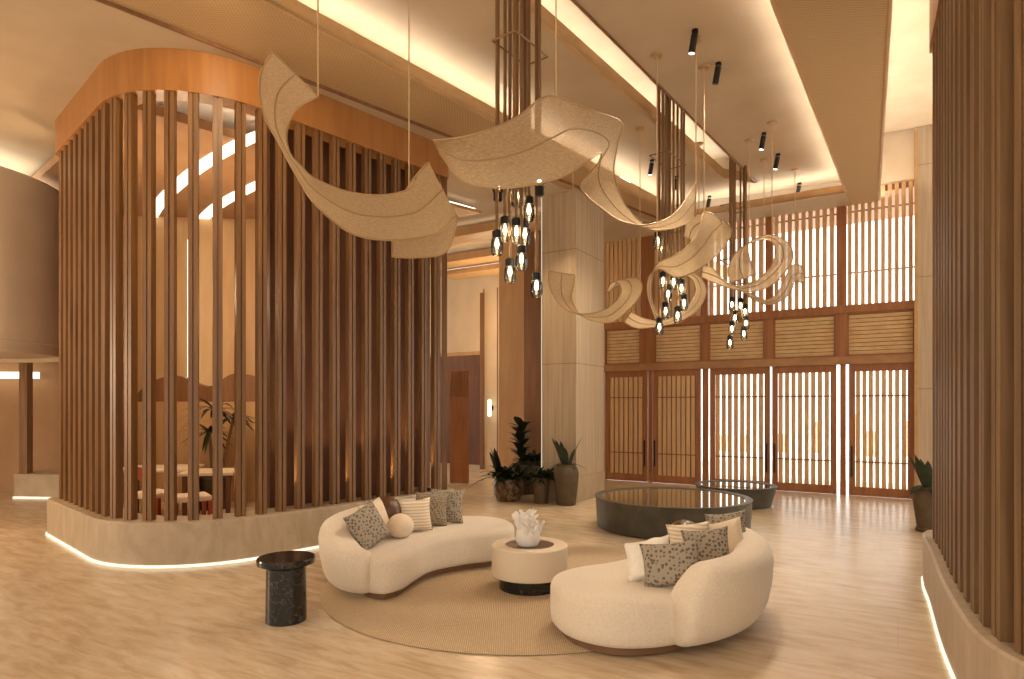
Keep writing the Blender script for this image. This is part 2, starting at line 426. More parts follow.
# lips (with the led trough behind)
def lip(name, a, b, h, z, off, label, ledname=True, mat_='lip', led='led', ledoff=.12, t=.03):
    """upstand from a to b; off = unit plan vector pointing to the hidden side"""
    a = Vector((a.x,a.y,0)); b = Vector((b.x,b.y,0))
    o = struct(MB().prism([XY(a), XY(b), XY(b+off*t), XY(a+off*t)], z, z+h).build(name, M[mat_]), label, 'trim')
    c, d = a+off*(ledoff-.02), b+off*(ledoff-.02)
    MBs = MB().prism([XY(c), XY(d), XY(d+off*.04), XY(c+off*.04)], z+max(h-.045,.05), z+max(h-.03,.065))
    if ledname:
        lo = MBs.build('light_strip', M[led], o); lo['label'] = ledname
    return o
d2 = (L2b-L2a); n2 = Vector((-d2.y, d2.x, 0)).normalized()
d6 = (L6b-L6a); n6 = Vector((d6.y, -d6.x, 0)).normalized()
d7 = (L7b-L7a); n7 = Vector((-d7.y, d7.x, 0)).normalized()
lip('trim_1', l2(-1), back_l, .16, ZP-.01, n2, 'oak upstand on the left edge of the lit recess', 'warm led strip hidden behind the left upstand of the recess')
lip('trim_2', back_l, back_r, .14, ZP-.01, V, 'oak upstand at the entrance end of the lit recess', 'warm led strip hidden behind the upstand at the entrance end')
lip('trim_3', l6(-1), back_r, .12, ZP-.01, n6, 'thin edge of the window side cane strip', 'warm led strip hidden above the window side cane strip', led='led_wash', ledoff=.10)
lip('trim_4', l7(-1), w7, .06, ZP-.01, n7, 'thin outer edge of the window side cane strip', 'warm led strip hidden above the outer edge of the cane strip', led='led_wash', ledoff=.10)
struct(MB().prism([XY(l1(-1)), XY(w1), XY(w1+Vector((.03,0,0))), XY(l1(-1)+Vector((.03,0,0)))], ZC-.005, ZP).build('trim_5', M['post']), 'dark edge of the left cane strip', 'trim')
# upper shell that closes the recess troughs
struct(MB().prism([XY(pl(-1)+Vector((-.03,0,0))), XY(pl(-1)), XY(pl(12.4)), XY(pl(12.4)+Vector((-.03,0,0)))], ZP+.03, ZR).build('trim_6', M['plaster']), 'inner side of the left light trough', 'trim')
struct(MB().prism([XY(pr(-1)), XY(pr(-1)+Vector((.03,0,0))), XY(pr(10.8)+Vector((.03,0,0))), XY(pr(10.8))], ZP+.03, ZR).build('trim_7', M['plaster']), 'inner side of the window side light trough', 'trim')
# light slot
sl = MB()
d4 = (q4-Vector((L4a.x,L4a.y,0))).normalized(); n4 = Vector((-d4.y, d4.x, 0))
p4 = Vector((*XY(l4(-1)),0)); p5 = Vector((*XY(l5(-1)),0))
sl.prism([XY(p4+n4*.35), XY(p5-n4*.05), XY(q5-n4*.05+d4*.1), XY(q4+n4*.35+d4*.1)], ZR+.40, ZR+.43)
sl.prism([XY(p4+n4*.35), XY(q4+n4*.35), XY(q4+n4*.38), XY(p4+n4*.38)], ZR+.03, ZR+.40)
sl.prism([XY(p5), XY(q5), XY(q5-n4*.03), XY(p5-n4*.03)], ZR+.03, ZR+.40)
sl.prism([XY(q4+n4*.35), XY(q5), XY(q5+d4*.03), XY(q4+n4*.35+d4*.03)], ZR+.16, ZR+.40)
struct(sl.build('ceiling_slot', M['white_plaster']), 'inside of the long bright ceiling slot', 'ceiling')
lip('trim_8', p4, q4, .17, ZR-.02, n4, 'oak upstand along the bright ceiling slot', 'warm led strip inside the long ceiling slot', led='led_slot', ledoff=.16)
lip('trim_9', q4, q5, .17, ZR-.02, d4, 'oak end piece of the bright ceiling slot', None)
struct(MB().prism([XY(p5), XY(q5), XY(q5-n4*.025), XY(p5-n4*.025)], ZR-.02, ZR+.03).build('trim_10', M['post']), 'dark near edge of the ceiling slot', 'trim')
# higher ceiling along the window side
struct(MB().prism([XY(l7(-1)+Vector((-.3,0,0))), (11,-1), (11,9), XY(wallB+U*1.5), XY(w7+Vector((-.3,0,0)))], 6.35, 6.38).build('ceiling_high', M['white_plaster']), 'brightly washed high ceiling over the window side', 'ceiling')
struct(MB().prism([XY(l7(-1)+n7*.3), XY(w7+n7*.3), XY(w7+n7*.33), XY(l7(-1)+n7*.33)], ZP+.03, 6.35).build('trim_11', M['white_plaster']), 'upstand between the cane strip and the high ceiling', 'trim')

# ================================================================ ENTRANCE WALL
wl = (wallB-wallA).length
UA = math.atan2(U.y, U.x)
def wpx(px):      # distance along the entrance wall of a photo column
    k = (px-HX)/F
    return (wallA.x - k*wallA.y)/(k*U.y - U.x)
def wbox(mb, s0, s1, z0, z1, d0=0.0, d1=.06):
    c = wallA + U*((s0+s1)/2) + V*((d0+d1)/2)
    mb.box((c.x,c.y,(z0+z1)/2), (s1-s0, d1-d0, z1-z0), UA); return mb
posts = [(641,654.5),(701.5,708.5),(765,773.5),(836,847)]
edges = [0.0] + [None]*4 + [wl]
tn = 12
bays = []; s_prev = 0.0
for a, b in posts:
    bays.append((s_prev, wpx(a))); s_prev = wpx(b)
bays.append((s_prev, wl+.01))
ZD, ZT, ZL, ZU, ZW = 2.36, 2.50, 3.28, 3.42, 5.30
names = ['first','second','third','fourth','fifth']
for i, (a, b) in enumerate(posts):
    mb = MB(); wbox(mb, wpx(a), wpx(b), ZT, ZU, -.04, .10); wbox(mb, wpx(a)+.01, wpx(b)-.01, ZU, ZW, -.03, .10)
    struct(mb.build('trim_%d' % tn, M['teak']), 'teak post between the %s and %s panels from the column' % (names[i], names[i+1]), 'trim'); tn += 1
mb = MB(); wbox(mb, -.1, wl, ZD, ZT, -.06, .10); struct(mb.build('trim_%d' % tn, M['teakx']), 'teak beam over the doors', 'trim'); tn += 1
mb = MB(); wbox(mb, -.1, wl, ZL, ZU, -.06, .10); struct(mb.build('trim_%d' % tn, M['teak']), 'teak beam between louvres and tall lattice windows', 'trim'); tn += 1
# tall lattice windows over the beam
nsl = [8, 8, 8, 9, 10]
for i, (a, b) in enumerate(bays):
    root = bpy.data.objects.new('window_%d' % (i+1), None); COL.objects.link(root); root.location = wallA + U*((a+b)/2) + Vector((0,0,ZU))
    struct(root, 'tall lattice window of vertical teak slats, %s from the column' % names[i], 'window')
    mb = MB(); n = nsl[i]; p = (b-a)/n; w = p*(.84 if i < 2 else .60)
    for k in range(n):
        c = a + p*(k+.42); wbox(mb, c-w/2, c+w/2, ZU, ZW+(.2 if i == 4 else 0), 0, .05)
    mb.build('lattice', M['teak_slat'], root)
    mb = MB(); wbox(mb, a, b, 4.0, 4.025, .05, .07); wbox(mb, a, b, 5.1, 5.125, .05, .07); mb.build('rail', M['post'], root)
    if i < 2:
        mb = MB(); wbox(mb, a, b, ZU, ZW, .09, .11); mb.build('backing_board', M['teak'], root)
# louvre panels
for i, (a, b) in enumerate(bays):
    root = bpy.data.objects.new('window_%d' % (i+6), None); COL.objects.link(root); root.location = wallA + U*((a+b)/2) + Vector((0,0,ZT))
    struct(root, 'panel of horizontal teak louvres over the %s door from the column' % names[i], 'window')
    mb = MB(); n = 10; p = (ZL-ZT-.06)/n
    Rl = Matrix.Rotation(UA, 3, 'Z') @ Matrix.Rotation(math.radians(28), 3, 'X')
    for k in range(n):
        c = wallA + U*((a+b)/2) + V*.03
        mb.box((c.x, c.y, ZT+.03+p*(k+.5)), (b-a-.06, .014, p*.88), 0, Rl)
    mb.build('louvers', M['teak_pale'], root)
    mb = MB(); wbox(mb, a, a+.03, ZT, ZL, -.01, .07); wbox(mb, b-.03, b, ZT, ZL, -.01, .07); wbox(mb, a, b, ZT, ZT+.03, -.01, .07); wbox(mb, a, b, ZL-.03, ZL, -.01, .07)
    mb.build('frame', M['teak'], root)
    mb = MB(); wbox(mb, a, b, ZT, ZL, .085, .10); mb.build('backing_board', M['core'], root)
# door leaves
leaves = [(605.5,647.5,7),(653,700.5,8),(709.8,769.8,8),(772,836.5,8),(848.8,914.5,8)]
for i, (a, b, n) in enumerate(leaves):
    a, b = wpx(a), wpx(b); st = .10
    root = bpy.data.objects.new('door_%d' % (i+1), None); COL.objects.link(root); root.location = wallA + U*((a+b)/2)
    struct(root, 'slatted teak door leaf, %s from the column' % names[i], 'door')
    mb = MB(); wbox(mb, a, a+st, .006, ZD); wbox(mb, b-st, b, .006, ZD); wbox(mb, a+st, b-st, .006, .16); wbox(mb, a+st, b-st, ZD-.13, ZD)
    mb.build('frame', M['teak'], root)
    mb = MB(); p = (b-a-2*st)/n; w = p*(.76 if i < 2 else .69)
    for k in range(n):
        c = a+st+p*(k+.45); wbox(mb, c-w/2, c+w/2, .16, ZD-.13, .012, .04)
    mb.build('lattice', M['teak_slat'], root)
    mb = MB(); wbox(mb, a+st, b-st, .60, .62, -.004, .01); wbox(mb, a+st, b-st, 1.78, 1.80, -.004, .01); mb.build('rail', M['post'], root)
    if i < 2:
        mb = MB(); wbox(mb, a+st*.5, b-st*.5, .1, ZD-.1, .075, .09); mb.build('backing_board', M['teak'], root)
    hs = b-.05 if i in (0,2) else a+.05
    mb = MB()
    c0 = wallA + U*hs - V*.055
    mb.box((c0.x,c0.y,.62), (.025,.025,.55), UA)
    for z in (.40,.84):
        c1 = wallA + U*hs - V*.03; mb.box((c1.x,c1.y,z), (.02,.06,.02), UA)
    mb.build('handle', M['black'], root)
# mullions between the door pairs
for j, (a, b) in enumerate([(648.2,652.4),(702.2,708.2),(840,845.8)]):
    mb = MB(); wbox(mb, wpx(a), wpx(b), 0, ZD, .005, .055); struct(mb.build('trim_%d' % tn, M['teak']), 'slim mullion between door leaves', 'trim'); tn += 1
# wall above lattice and side return
mb = MB(); wbox(mb, -.6, wl+.6, ZW+.22, 6.4, .0, .1); struct(mb.build('wall_entrance', M['white_plaster']), 'plaster wall over the lattice windows', 'wall')
mb = MB(); wbox(mb, -.6, -.01, 0, ZW+.25, -.02, .1); struct(mb.build('wall_entrance_return', M['column']), 'stone wall return behind the column', 'wall')
# outside: paving, porch roof, garden wall
struct(MB().prism([XY(wallA-U*6+V*.12), XY(wallB+U*8+V*.12), XY(wallB+U*8+V*24), XY(wallA-U*6+V*24)], -.12, -.01).build('ground_outside', M['outside']), 'pale paving outside the doors', 'ground')
struct(MB().prism([XY(wallA-U*1+V*.12), XY(wallB+U*2+V*.12), XY(wallB+U*2+V*2.1), XY(wallA-U*1+V*2.1)], 5.42, 5.55).build('roof_porch', M['teak']), 'timber porch soffit outside', 'roof')
gw = MB(); 
for k in range(16):
    c = wallA + U*(-1+k*1.0+random.uniform(-.3,.3)) + V*(11+random.uniform(-.5,.5)); h = random.uniform(.5,1.5); gw.box((c.x,c.y,h/2), (random.uniform(.2,.4), .4, h), UA)
struct(gw.build('wall_garden', M['terracotta']), 'low broken garden wall outside', 'wall')

# ================================================================ COLUMNS, REAR LEFT
cc = on(576, 503)
c1 = cc + V*1.17; c2 = cc - U*.64
struct(MB().prism([XY(cc), XY(c1), XY(c1-U*.64), XY(c2)], 0, 5.25).build('column', M['column'], origin=(cc.x,cc.y,.42)), 'square stone column beside the doors', 'column')
struct(MB().prism([XY(cc-V*.012+U*.012), XY(c1+U*.012), XY(c1-U*.652), XY(c2-U*.012-V*.012)], 0, .42).build('baseboard_column', M['plinth']), 'stone base course of the column', 'baseboard')
pa = c2 + V*.03 + U*.005
mb = MB(); mb.prism([XY(pa-U*.04), XY(pa+V*.02-U*.04), XY(pa+V*.02-U*.02), XY(pa-U*.02)], .3, 5.2)
tag(mb.build('light_strip', M['led_edge']), 'vertical light strip tucked beside the stone column', 'light')
def pxbox(px0, px1, Y, z0, z1, depth, name, m, label, cat):
    """box facing the hall axis; left front edge at px0, right front edge at px1"""
    k0 = (px0-HX)/F; a = Vector((k0*Y, Y, 0)); k1 = (px1-HX)/F
    t = (a.x-k1*a.y)/(k1*U.y-U.x); b = a+U*t
    return struct(MB().prism([XY(a), XY(b), XY(b+V*depth), XY(a+V*depth)], z0, z1).build(name, M[m]), label, cat)
pxbox(524, 541, 12.1, 0, 5.25, .25, 'column_timber', 'post', 'dark timber post behind the stone column', 'column')
pxbox(499, 526, 13.6, 0, 5.25, .5, 'column_veneer', 'veneer', 'pale veneered column behind the potted plants', 'column')
rw = on(490, 469.5)
struct(MB().prism([XY(rw-U*.25), XY(rw+U*1.6), XY(rw+U*1.6+V*.1), XY(rw-U*.25+V*.1)], 0, 5.25).build('wall_rear', M['white_plaster']), 'pale plaster wall at the end of the passage', 'wall')
struct(MB().prism([XY(rw-U*7), XY(rw-U*.25), XY(rw-U*.25+V*.1), XY(rw-U*7+V*.1)], 2.95, 5.25).build('wall_rear_upper', M['white_plaster']), 'pale plaster wall over the passage opening', 'wall')
struct(MB().prism([XY(rw-U*7+V*.9), XY(rw+V*.9), XY(rw+V*1.0), XY(rw-U*7+V*1.0)], 0, 3.2).build('wall_rear_recess', M['core']), 'dark wall inside the passage opening', 'wall')
mb = MB(); mb.prism([XY(rw-U*.27-V*.06), XY(rw-U*.17-V*.06), XY(rw-U*.17), XY(rw-U*.27)], 0, 4.5)
struct(mb.build('trim_%d' % tn, M['post']), 'dark upright trim at the edge of the passage opening', 'trim'); tn += 1
mb = MB(); mb.prism([XY(rw-U*3-V*.02), XY(rw-U*.27-V*.02), XY(rw-U*.27), XY(rw-U*3)], 2.93, 3.02)
struct(mb.build('trim_%d' % tn, M['lip']), 'pale head trim over the passage opening', 'trim'); tn += 1
for (p0, p1) in ((483.5,484.4),(497,497.8)):
    k = (p0-HX)/F; t = (rw.x-k*rw.y)/(k*U.y-U.x); q = rw+U*t
    mb = MB(); mb.prism([XY(q-V*.008), XY(q+U*.03-V*.008), XY(q+U*.03), XY(q)], 0, 4.6); struct(mb.build('trim_%d' % tn, M['post']), 'dark joint in the pale rear wall', 'trim'); tn += 1
# wall sconce
sc = at(489.5, 408, 15.85)
root = thing('wall_sconce', 'slim glowing wall light on the pale rear wall', 'light', sc)
mb = MB().lathe([(.0,-.22),(.045,-.2),(.045,.2),(.0,.22)], sc, 16); mb.build('shade', M['sconce'], root, True)
mb = MB().box(sc+V*.08, (.05,.1,.12), UA); mb.build('backplate', M['black'], root)
# open timber door leaf in the passage
da = on(451, 484.5)
dr = bpy.data.objects.new('door_6', None); COL.objects.link(dr); dr.location = da; struct(dr, 'ribbed reddish timber door standing open in the passage', 'door')
mb = MB(); mb.box((da.x+.17,da.y,.25), (.40,.06,.44), UA*.6); mb.build('kick_panel', M['teak'], dr)
mb = MB(); mb.box((da.x+.17,da.y,1.41), (.40,.06,1.86), UA*.6); 
for k in range(7):
    c = Vector((da.x+.17,da.y,2.05)) + Matrix.Rotation(UA*.6,3,'Z') @ Vector((-.17+.057*k,-.04,0)); mb.box(c, (.03,.03,.5), UA*.6)
mb.build('leaf_panel', M['teak'], dr)
# ceiling beams over the passage
for k, (px, py, z, d, h) in enumerate([(448,238,4.92,.5,.16),(448,262,4.92,.5,.16),(470,272,4.80,.6,.12)]):
    a = on(px, py, z) - U*.9
    mb = MB().prism([XY(a), XY(a+U*3.2), XY(a+U*3.2+V*d), XY(a+V*d)], z, z+h)
    bo = mb.build('beam', M['veneer']); struct(bo, 'pale ceiling beam across the passage, %s from the pavilion' % ['nearest','second','farthest'][k], 'beam')
    mb = MB().prism([XY(a+V*.1), XY(a+U*3.2+V*.1), XY(a+U*3.2+V*.13), XY(a+V*.13)], z+h+.01, z+h+.03)
    mb.build('light_strip', M['led_soft'], bo)
sq = on(481, 213.5, 5.0)
wo = struct(MB().prism([XY(sq), XY(sq-Vector((1.35,1.25,0))), XY(sq-Vector((2.2,.2,0))), XY(sq-U*1.6)], 5.0, 5.05).build('ceiling_wing', M['lip']), 'pointed timber soffit beyond the pavilion corner', 'ceiling')
MB().prism([XY(sq+Vector((-.1,-.02,0))), XY(sq-Vector((1.35,1.22,0))), XY(sq-Vector((1.38,1.2,0))), XY(sq+Vector((-.13,0,0)))], 5.07, 5.085).build('light_strip', M['led_soft'], wo)

struct(MB().prism([(-14,-1),(12,-1),XY(wallB+U*4+V*.1),XY(wallA-U*2+V*.1),XY(rw+U*1.6+V*.1),(-14,19)], 6.6, 6.7).build('roof_slab', M['plaster']), 'unseen roof slab added over the lobby to stop sun leaks', 'roof')  # unseen slab added to keep the sun from leaking indoors
# ================================================================ SLATTED SCREENS
def slat_mesh(p, t, side, z0, z1, w=.094, d=.075):
    n = Vector((t.y, -t.x, 0))*side
    g, gd = .007, .022
    prof = [(-w/2,0),(-g,0),(-g,-gd),(g,-gd),(g,0),(w/2,0),(w/2,-d),(-w/2,-d)]
    return MB().prism([XY(p + t*a + n*b) for a, b in prof], z0, z1)
def screen(name, label, path, side, slat_mat, start, end_trim, zt, zf, plinth_w=.42, pitch=.226, fasc_from=0, slat_size=(.094,.075), fin=.085):
    root = thing(name, label, 'screen', (path[len(path)//2].x, path[len(path)//2].y, 0))
    ns = normals(path)
    sweep(path, [(0,0.0),(0,.435),(-.015,.45),(-plinth_w,.45),(-plinth_w,0)], side).build('plinth', M['plinth'], root, True, 30)
    sweep(path, [(.012,.004),(.012,.03),(.0,.03),(.0,.004)], side).build('light_strip', M['led_floor'], root)
    inner = [p - n*side*(fin+.02) for p, n in zip(path, ns)]
    length = sum((b-a).length for a, b in zip(inner, inner[1:]))
    for i, (p, t) in enumerate(resample(inner, pitch, start)):
        if i*pitch+start > length-end_trim: break
        slat_mesh(p, t, side, .451, zt+.02, *slat_size).build('slat', M[slat_mat], root)
    sweep(path[fasc_from:], [(-fin,zt),(-fin,zf),(-.32,zf),(-.32,zt)], side).build('fascia', M['fascia'], root, True, 30)
    return root
screen('slatted_screen', 'curved walnut slat screen with honey fascia on a stone plinth around the dining pavilion', block_path, 1, 'slat', .73, 1.42, 4.77, 5.215)
rp = catmull([(4.9,5.75,0),(4.3,5.95,0),(3.88,5.9,0),(3.66,5.62,0),(3.36,5.08,0),(2.90,4.28,0),(2.62,3.76,0),(2.42,3.36,0),(2.335,3.14,0),(2.30,2.99,0),(2.29,2.83,0),(2.31,2.5,0),(2.42,2.15,0),(2.66,1.85,0),(3.1,1.6,0),(3.8,1.5,0)], 6)
screen('slatted_screen', 'oak slat screen on a low curved stone plinth beside the window side walkway', rp, 1, 'slat_pale', 1.40, .3, 4.76, 5.94, fasc_from=17, slat_size=(.104,.15), fin=.045)
# wall behind that screen
rn = normals(rp)
rb = [p - n*.75 for p, n in zip(rp, rn)][10:-14]
mb = MB().loft([[p+Vector((0,0,.0)), p+Vector((0,0,5.9)), p-n*.05+Vector((0,0,5.9)), p-n*.05] for p, n in zip(rb, rn[10:-14])])
struct(mb.build('wall_right', M['core']), 'dark wood wall behind the oak slats', 'wall')
# end column beside the doors on the window side
ra = wallB + U*.03 - V*.12
struct(MB().prism([XY(ra), XY(ra+U*1.6), XY(ra+U*1.6+V*.3), XY(ra+V*.3)], 0, 6.35).build('wall_window_side', M['column'], origin=(ra.x,ra.y,0)), 'pale stone pier between the last door and the oak slats', 'wall')
struct(MB().prism([XY(ra-V*.01-U*.03), XY(ra-V*.01+U*.02), XY(ra+V*.1+U*.02), XY(ra+V*.1-U*.03)], 0, 6.3).build('trim_60', M['lip']), 'upright edge trim of the pale pier', 'trim')

# ================================================================ INSIDE THE PAVILION
q = corner + front_dir*1.66 + back_dir*.62
core_e = corner + front_dir*3.95 + back_dir*.62
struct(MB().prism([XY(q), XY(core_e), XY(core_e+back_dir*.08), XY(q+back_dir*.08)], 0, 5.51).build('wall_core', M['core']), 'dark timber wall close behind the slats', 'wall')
struct(MB().prism([XY(q), XY(q+front_dir*.08), (-4.3,11.5), (-4.4,11.5)], 0, 5.51).build('wall_core_return', M['wallw']), 'warm wall returning into the pavilion', 'wall')
ib = corner + front_dir*.0 + back_dir*5.3
ibl = left_end + front_dir*3.6
struct(MB().prism([(-7.2,11.23),(-2.6,11.7),(-2.6,11.8),(-7.2,11.33)], 0, 5.5).build('wall_dining', M['veneer']), 'pale panelled wall at the back of the dining room', 'wall')
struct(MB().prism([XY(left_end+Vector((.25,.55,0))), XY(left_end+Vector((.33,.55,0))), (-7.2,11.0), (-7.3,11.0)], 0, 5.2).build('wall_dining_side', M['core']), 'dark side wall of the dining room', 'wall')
struct(MB().prism([XY(p) for p in (hp if (hp[-1]-hp[0]).length > 1e-2 else hp[:-1])], 5.52, 5.55).build('ceiling_dining', M['white_plaster']), 'bright raised ceiling inside the dining pavilion', 'ceiling')
# brown soffit with two curved light slots
sa, sb = on(120,104,5.0), on(262,147,5.0)
do = struct(MB().prism([XY(sa), XY(sb), (-2.7,12.0), (-10,12.0)], 5.0, 5.12).build('ceiling_soffit', M['wallw']), 'timber soffit inside the dining pavilion', 'ceiling')
MB().prism([XY(sa+Vector((0,.08,0))), XY(sb+Vector((-.02,.1,0))), XY(sb+Vector((-.02,.15,0))), XY(sa+Vector((0,.13,0)))], 5.122, 5.134).build('light_strip', M['led_wash'], do)
for pts, lab in (([(136,236),(152,206),(172,184),(198,163),(235,141),(262,130)], 'upper'), ([(176,250),(190,228),(210,207),(235,192),(265,178)], 'lower')):
    path = catmull([on(x, y, 4.995) for x, y in pts], 6); ns = normals(path)
    mb = MB().loft([[p+n*.02+Vector((0,0,-.01)), p-n*.17+Vector((0,0,-.01)), p-n*.17+Vector((0,0,.004)), p+n*.02+Vector((0,0,.004))] for p, n in zip(path, ns)])
    tag(mb.build('ceiling_light', M['sconce']), '%s of two curved glowing ceiling slots in the dining room' % lab, 'light')
# vertical light slit, shelf, tables
s0 = at(190.5, 300, 11.0)
tag(MB().box((s0.x, s0.y, 2.35), (.09,.03,4.3), .1).build('light_strip', M['sconce']), 'tall vertical light slit in the dining room wall', 'light')
bq = at(197, 400, 10.6)
root = thing('banquette', 'curved brown upholstered banquette back in the dining room', 'seating', (bq.x,bq.y,0))
mb = MB(); prof = catmull([(-1.1,0,1.7),(-.8,0,2.0),(-.35,0,2.12),(.0,0,1.98),(.25,0,1.95),(.6,0,2.15),(1.0,0,2.1)], 6)
mb.loft([[Vector((bq.x+p.x, bq.y, 1.68)), Vector((bq.x+p.x, bq.y, p.z)), Vector((bq.x+p.x, bq.y+.2, p.z)), Vector((bq.x+p.x, bq.y+.2, 1.68))] for p in prof])
mb.build('backrest', M['post'], root); MB().box((bq.x-.05,bq.y+.1,.84), (2.1,.24,1.68)).build('base', M['veneer'], root)
def table(c, sx, sy, h, label):
    root = thing('dining_table', label, 'table', (c.x,c.y,0))
    bevel(MB().box((c.x,c.y,h-.02), (sx,sy,.04), .2).build('tabletop', M['tabletop'], root), .008)
    for i in (-1,1):
        for j in (-1,1):
            o = Matrix.Rotation(.2,3,'Z') @ Vector((i*(sx/2-.08), j*(sy/2-.08), 0))
            MB().box((c.x+o.x,c.y+o.y,(h-.04)/2), (.05,.05,h-.04), .2).build('leg', M['core'], root)
    return root
def chair(c, rz, label):
    root = thing('dining_chair', label, 'chair', (c.x,c.y,0)); R = Matrix.Rotation(rz,3,'Z')
    bevel(MB().box((c.x,c.y,.45), (.44,.44,.07), rz).build('seat', M['cream_cushion'], root), .02)
    for i in (-1,1):
        for j in (-1,1):
            o = R @ Vector((i*.2,j*.2,0)); h = .415 if j < 0 else .82
            MB().box((c.x+o.x,c.y+o.y,h/2), (.045,.045,h), rz).build('leg', M['redlacquer'], root)
    o = R @ Vector((0,.2,0)); MB().box((c.x+o.x,c.y+o.y,.74), (.44,.03,.16), rz).build('backrest', M['redlacquer'], root)
t1 = at(160, 472, 9.2); table(t1, 1.0, .8, .72, 'pale topped dining table behind the curved slats')
t2 = at(212, 472, 8.7); table(t2, .7, .7, .72, 'small dining table under the palm')
chair(at(152, 470, 8.3), 2.6, 'red lacquer chair in front of the pale dining table')
chair(at(190, 470, 8.0), 2.2, 'red lacquer chair beside the palm')
def leafstrip(mb, base, direc, length, width, droop, seg=6, tip=.15):
    d = Vector(direc).normalized(); up = Vector((0,0,1)); s = d.cross(up)
    s = s.normalized() if s.length > 1e-3 else Vector((1,0,0))
    rows = []
    for k in range(seg+1):
        t = k/seg; c = Vector(base) + d*length*t - up*droop*length*t*t
        w = width*(math.sin(math.pi*min(1, .12+t*.88))**.7)*.5 + .001
        nrm = s.cross(d).normalized()
        rows.append([c-s*w+nrm*.15*w, c, c+s*w+nrm*.15*w])
    vs = [p for r in rows for p in r]; fs = []
    for k in range(seg):
        for j in range(2): fs.append((k*3+j, k*3+j+1, k*3+j+4, k*3+j+3))
    mb.add(vs, fs)
def plant_leaves(mb, base, n, lmin, lmax, w, up=(.3,1.0), droop=.4, spread=.05):
    for k in range(n):
        a = random.uniform(0, 2*math.pi); e = random.uniform(*up)
        b = Vector(base) + Vector((random.uniform(-spread,spread), random.uniform(-spread,spread), 0))
        leafstrip(mb, b, (math.cos(a), math.sin(a), e), random.uniform(lmin,lmax), w*random.uniform(.7,1.2), droop*random.uniform(.5,1.3))
pp = at(214, 490, 9.9); pp.z = 0
root = thing('potted_palm', 'dark palm in a pot behind the curved slats of the dining pavilion', 'plant', pp)
MB().lathe([(0,0),(.2,0),(.26,.5),(.22,.52),(.2,.46),(0,.46)], pp, 24).build('pot', M['dark_clay'], root, True)
mb = MB()
for (x, y, hgt) in ((.0,0,1.25),(-.12,.1,.9),(.3,.0,1.1)):
    mb.tube([pp+Vector((x*.3,y*.3,.46)), pp+Vector((x,y,hgt+.3))], .025, 8)
mb.build('trunk', M['wood_base'], root, True)
mb = MB()
for (x, y, hgt) in ((.0,0,1.25),(-.12,.1,.9),(.3,.0,1.1)): plant_leaves(mb, pp+Vector((x,y,hgt+.3)), 26, .35,.6,.05,(-.3,1.0),.5,.02)
mb.build('fronds', M['leaf'], root)

# ================================================================ FAR LEFT
dc = Vector((-8.55, 9.3, 0)); drm = MB().lathe([(1.58,2.42),(1.66,2.36),(1.66,2.50),(1.69,2.52),(1.69,4.86),(1.66,4.9),(1.55,4.9),(1.52,4.78),(0,4.78)], dc, 72)
root = thing('hanging_drum', 'large cream plaster drum hanging from the ceiling at the far left', 'canopy', (dc.x,dc.y,2.36))
drm.build('shell', M['drum'], root, True, 30)
MB().lathe([(1.30,4.80),(1.45,4.80),(1.45,4.83),(1.30,4.83)], dc, 64).build('light_ring', M['led_soft'], root)
MB().lathe([(.25,4.78),(.25,5.19),(.2,5.19),(.2,4.78)], dc, 24).build('stem', M['drum'], root)
pf = on(26, 497)
root = thing('timber_post', 'slim timber post on a low stone base beneath the hanging drum', 'post', pf)
MB().prism([XY(pf+Vector((-.07,-.07,0))), XY(pf+Vector((.07,-.07,0))), XY(pf+Vector((.07,.07,0))), XY(pf+Vector((-.07,.07,0)))], .42, 3.4).build('shaft', M['slat'], root)
cp = [Vector((pf.x-.1,pf.y-.15,0)), Vector((pf.x+.9,pf.y-.25,0)), Vector((pf.x+.9,pf.y+.5,0)), Vector((pf.x-.1,pf.y+.5,0))]
MB().prism([XY(p) for p in cp], 0.03, .42).build('base', M['plinth'], root)
MB().prism([XY(cp[0]+Vector((-.01,-.01,0))), XY(cp[1]+Vector((0,-.01,0))), XY(cp[1]+Vector((0,.05,0))), XY(cp[0]+Vector((-.01,.05,0)))], .0, .028).build('light_strip', M['led_floor'], root)
struct(MB().prism([(-13.5,11.5),(-6.9,12.3),(-6.9,12.4),(-13.5,11.6)], 0, 5.25).build('wall_left_rear', M['wallw']), 'warm brown wall at the far left', 'wall')
struct(MB().prism([(-13.6,7),(-13.5,7),(-13.5,11.6),(-13.6,11.6)], 0, 5.25).build('wall_left', M['wallw']), 'warm brown wall out to the left', 'wall')
wlp = at(8, 376, 12.0)
tag(MB().prism([(wlp.x-2,11.55),(wlp.x+.75,11.75),(wlp.x+.75,11.8),(wlp.x-2,11.6)], 2.12, 2.24).build('light_strip', M['sconce']), 'horizontal glowing light strip under the hanging drum', 'light')

# ================================================================ RUG AND FURNITURE
rcen = Vector((.05, 5.78, 0))
tag(MB().lathe([(0,.001),(1.72,.001),(1.73,.006),(1.72,.012),(0,.012)], rcen, 96).build('rug', M['rug'], None, True, origin=rcen), 'large round woven jute rug beneath the two curved sofas', 'rug')

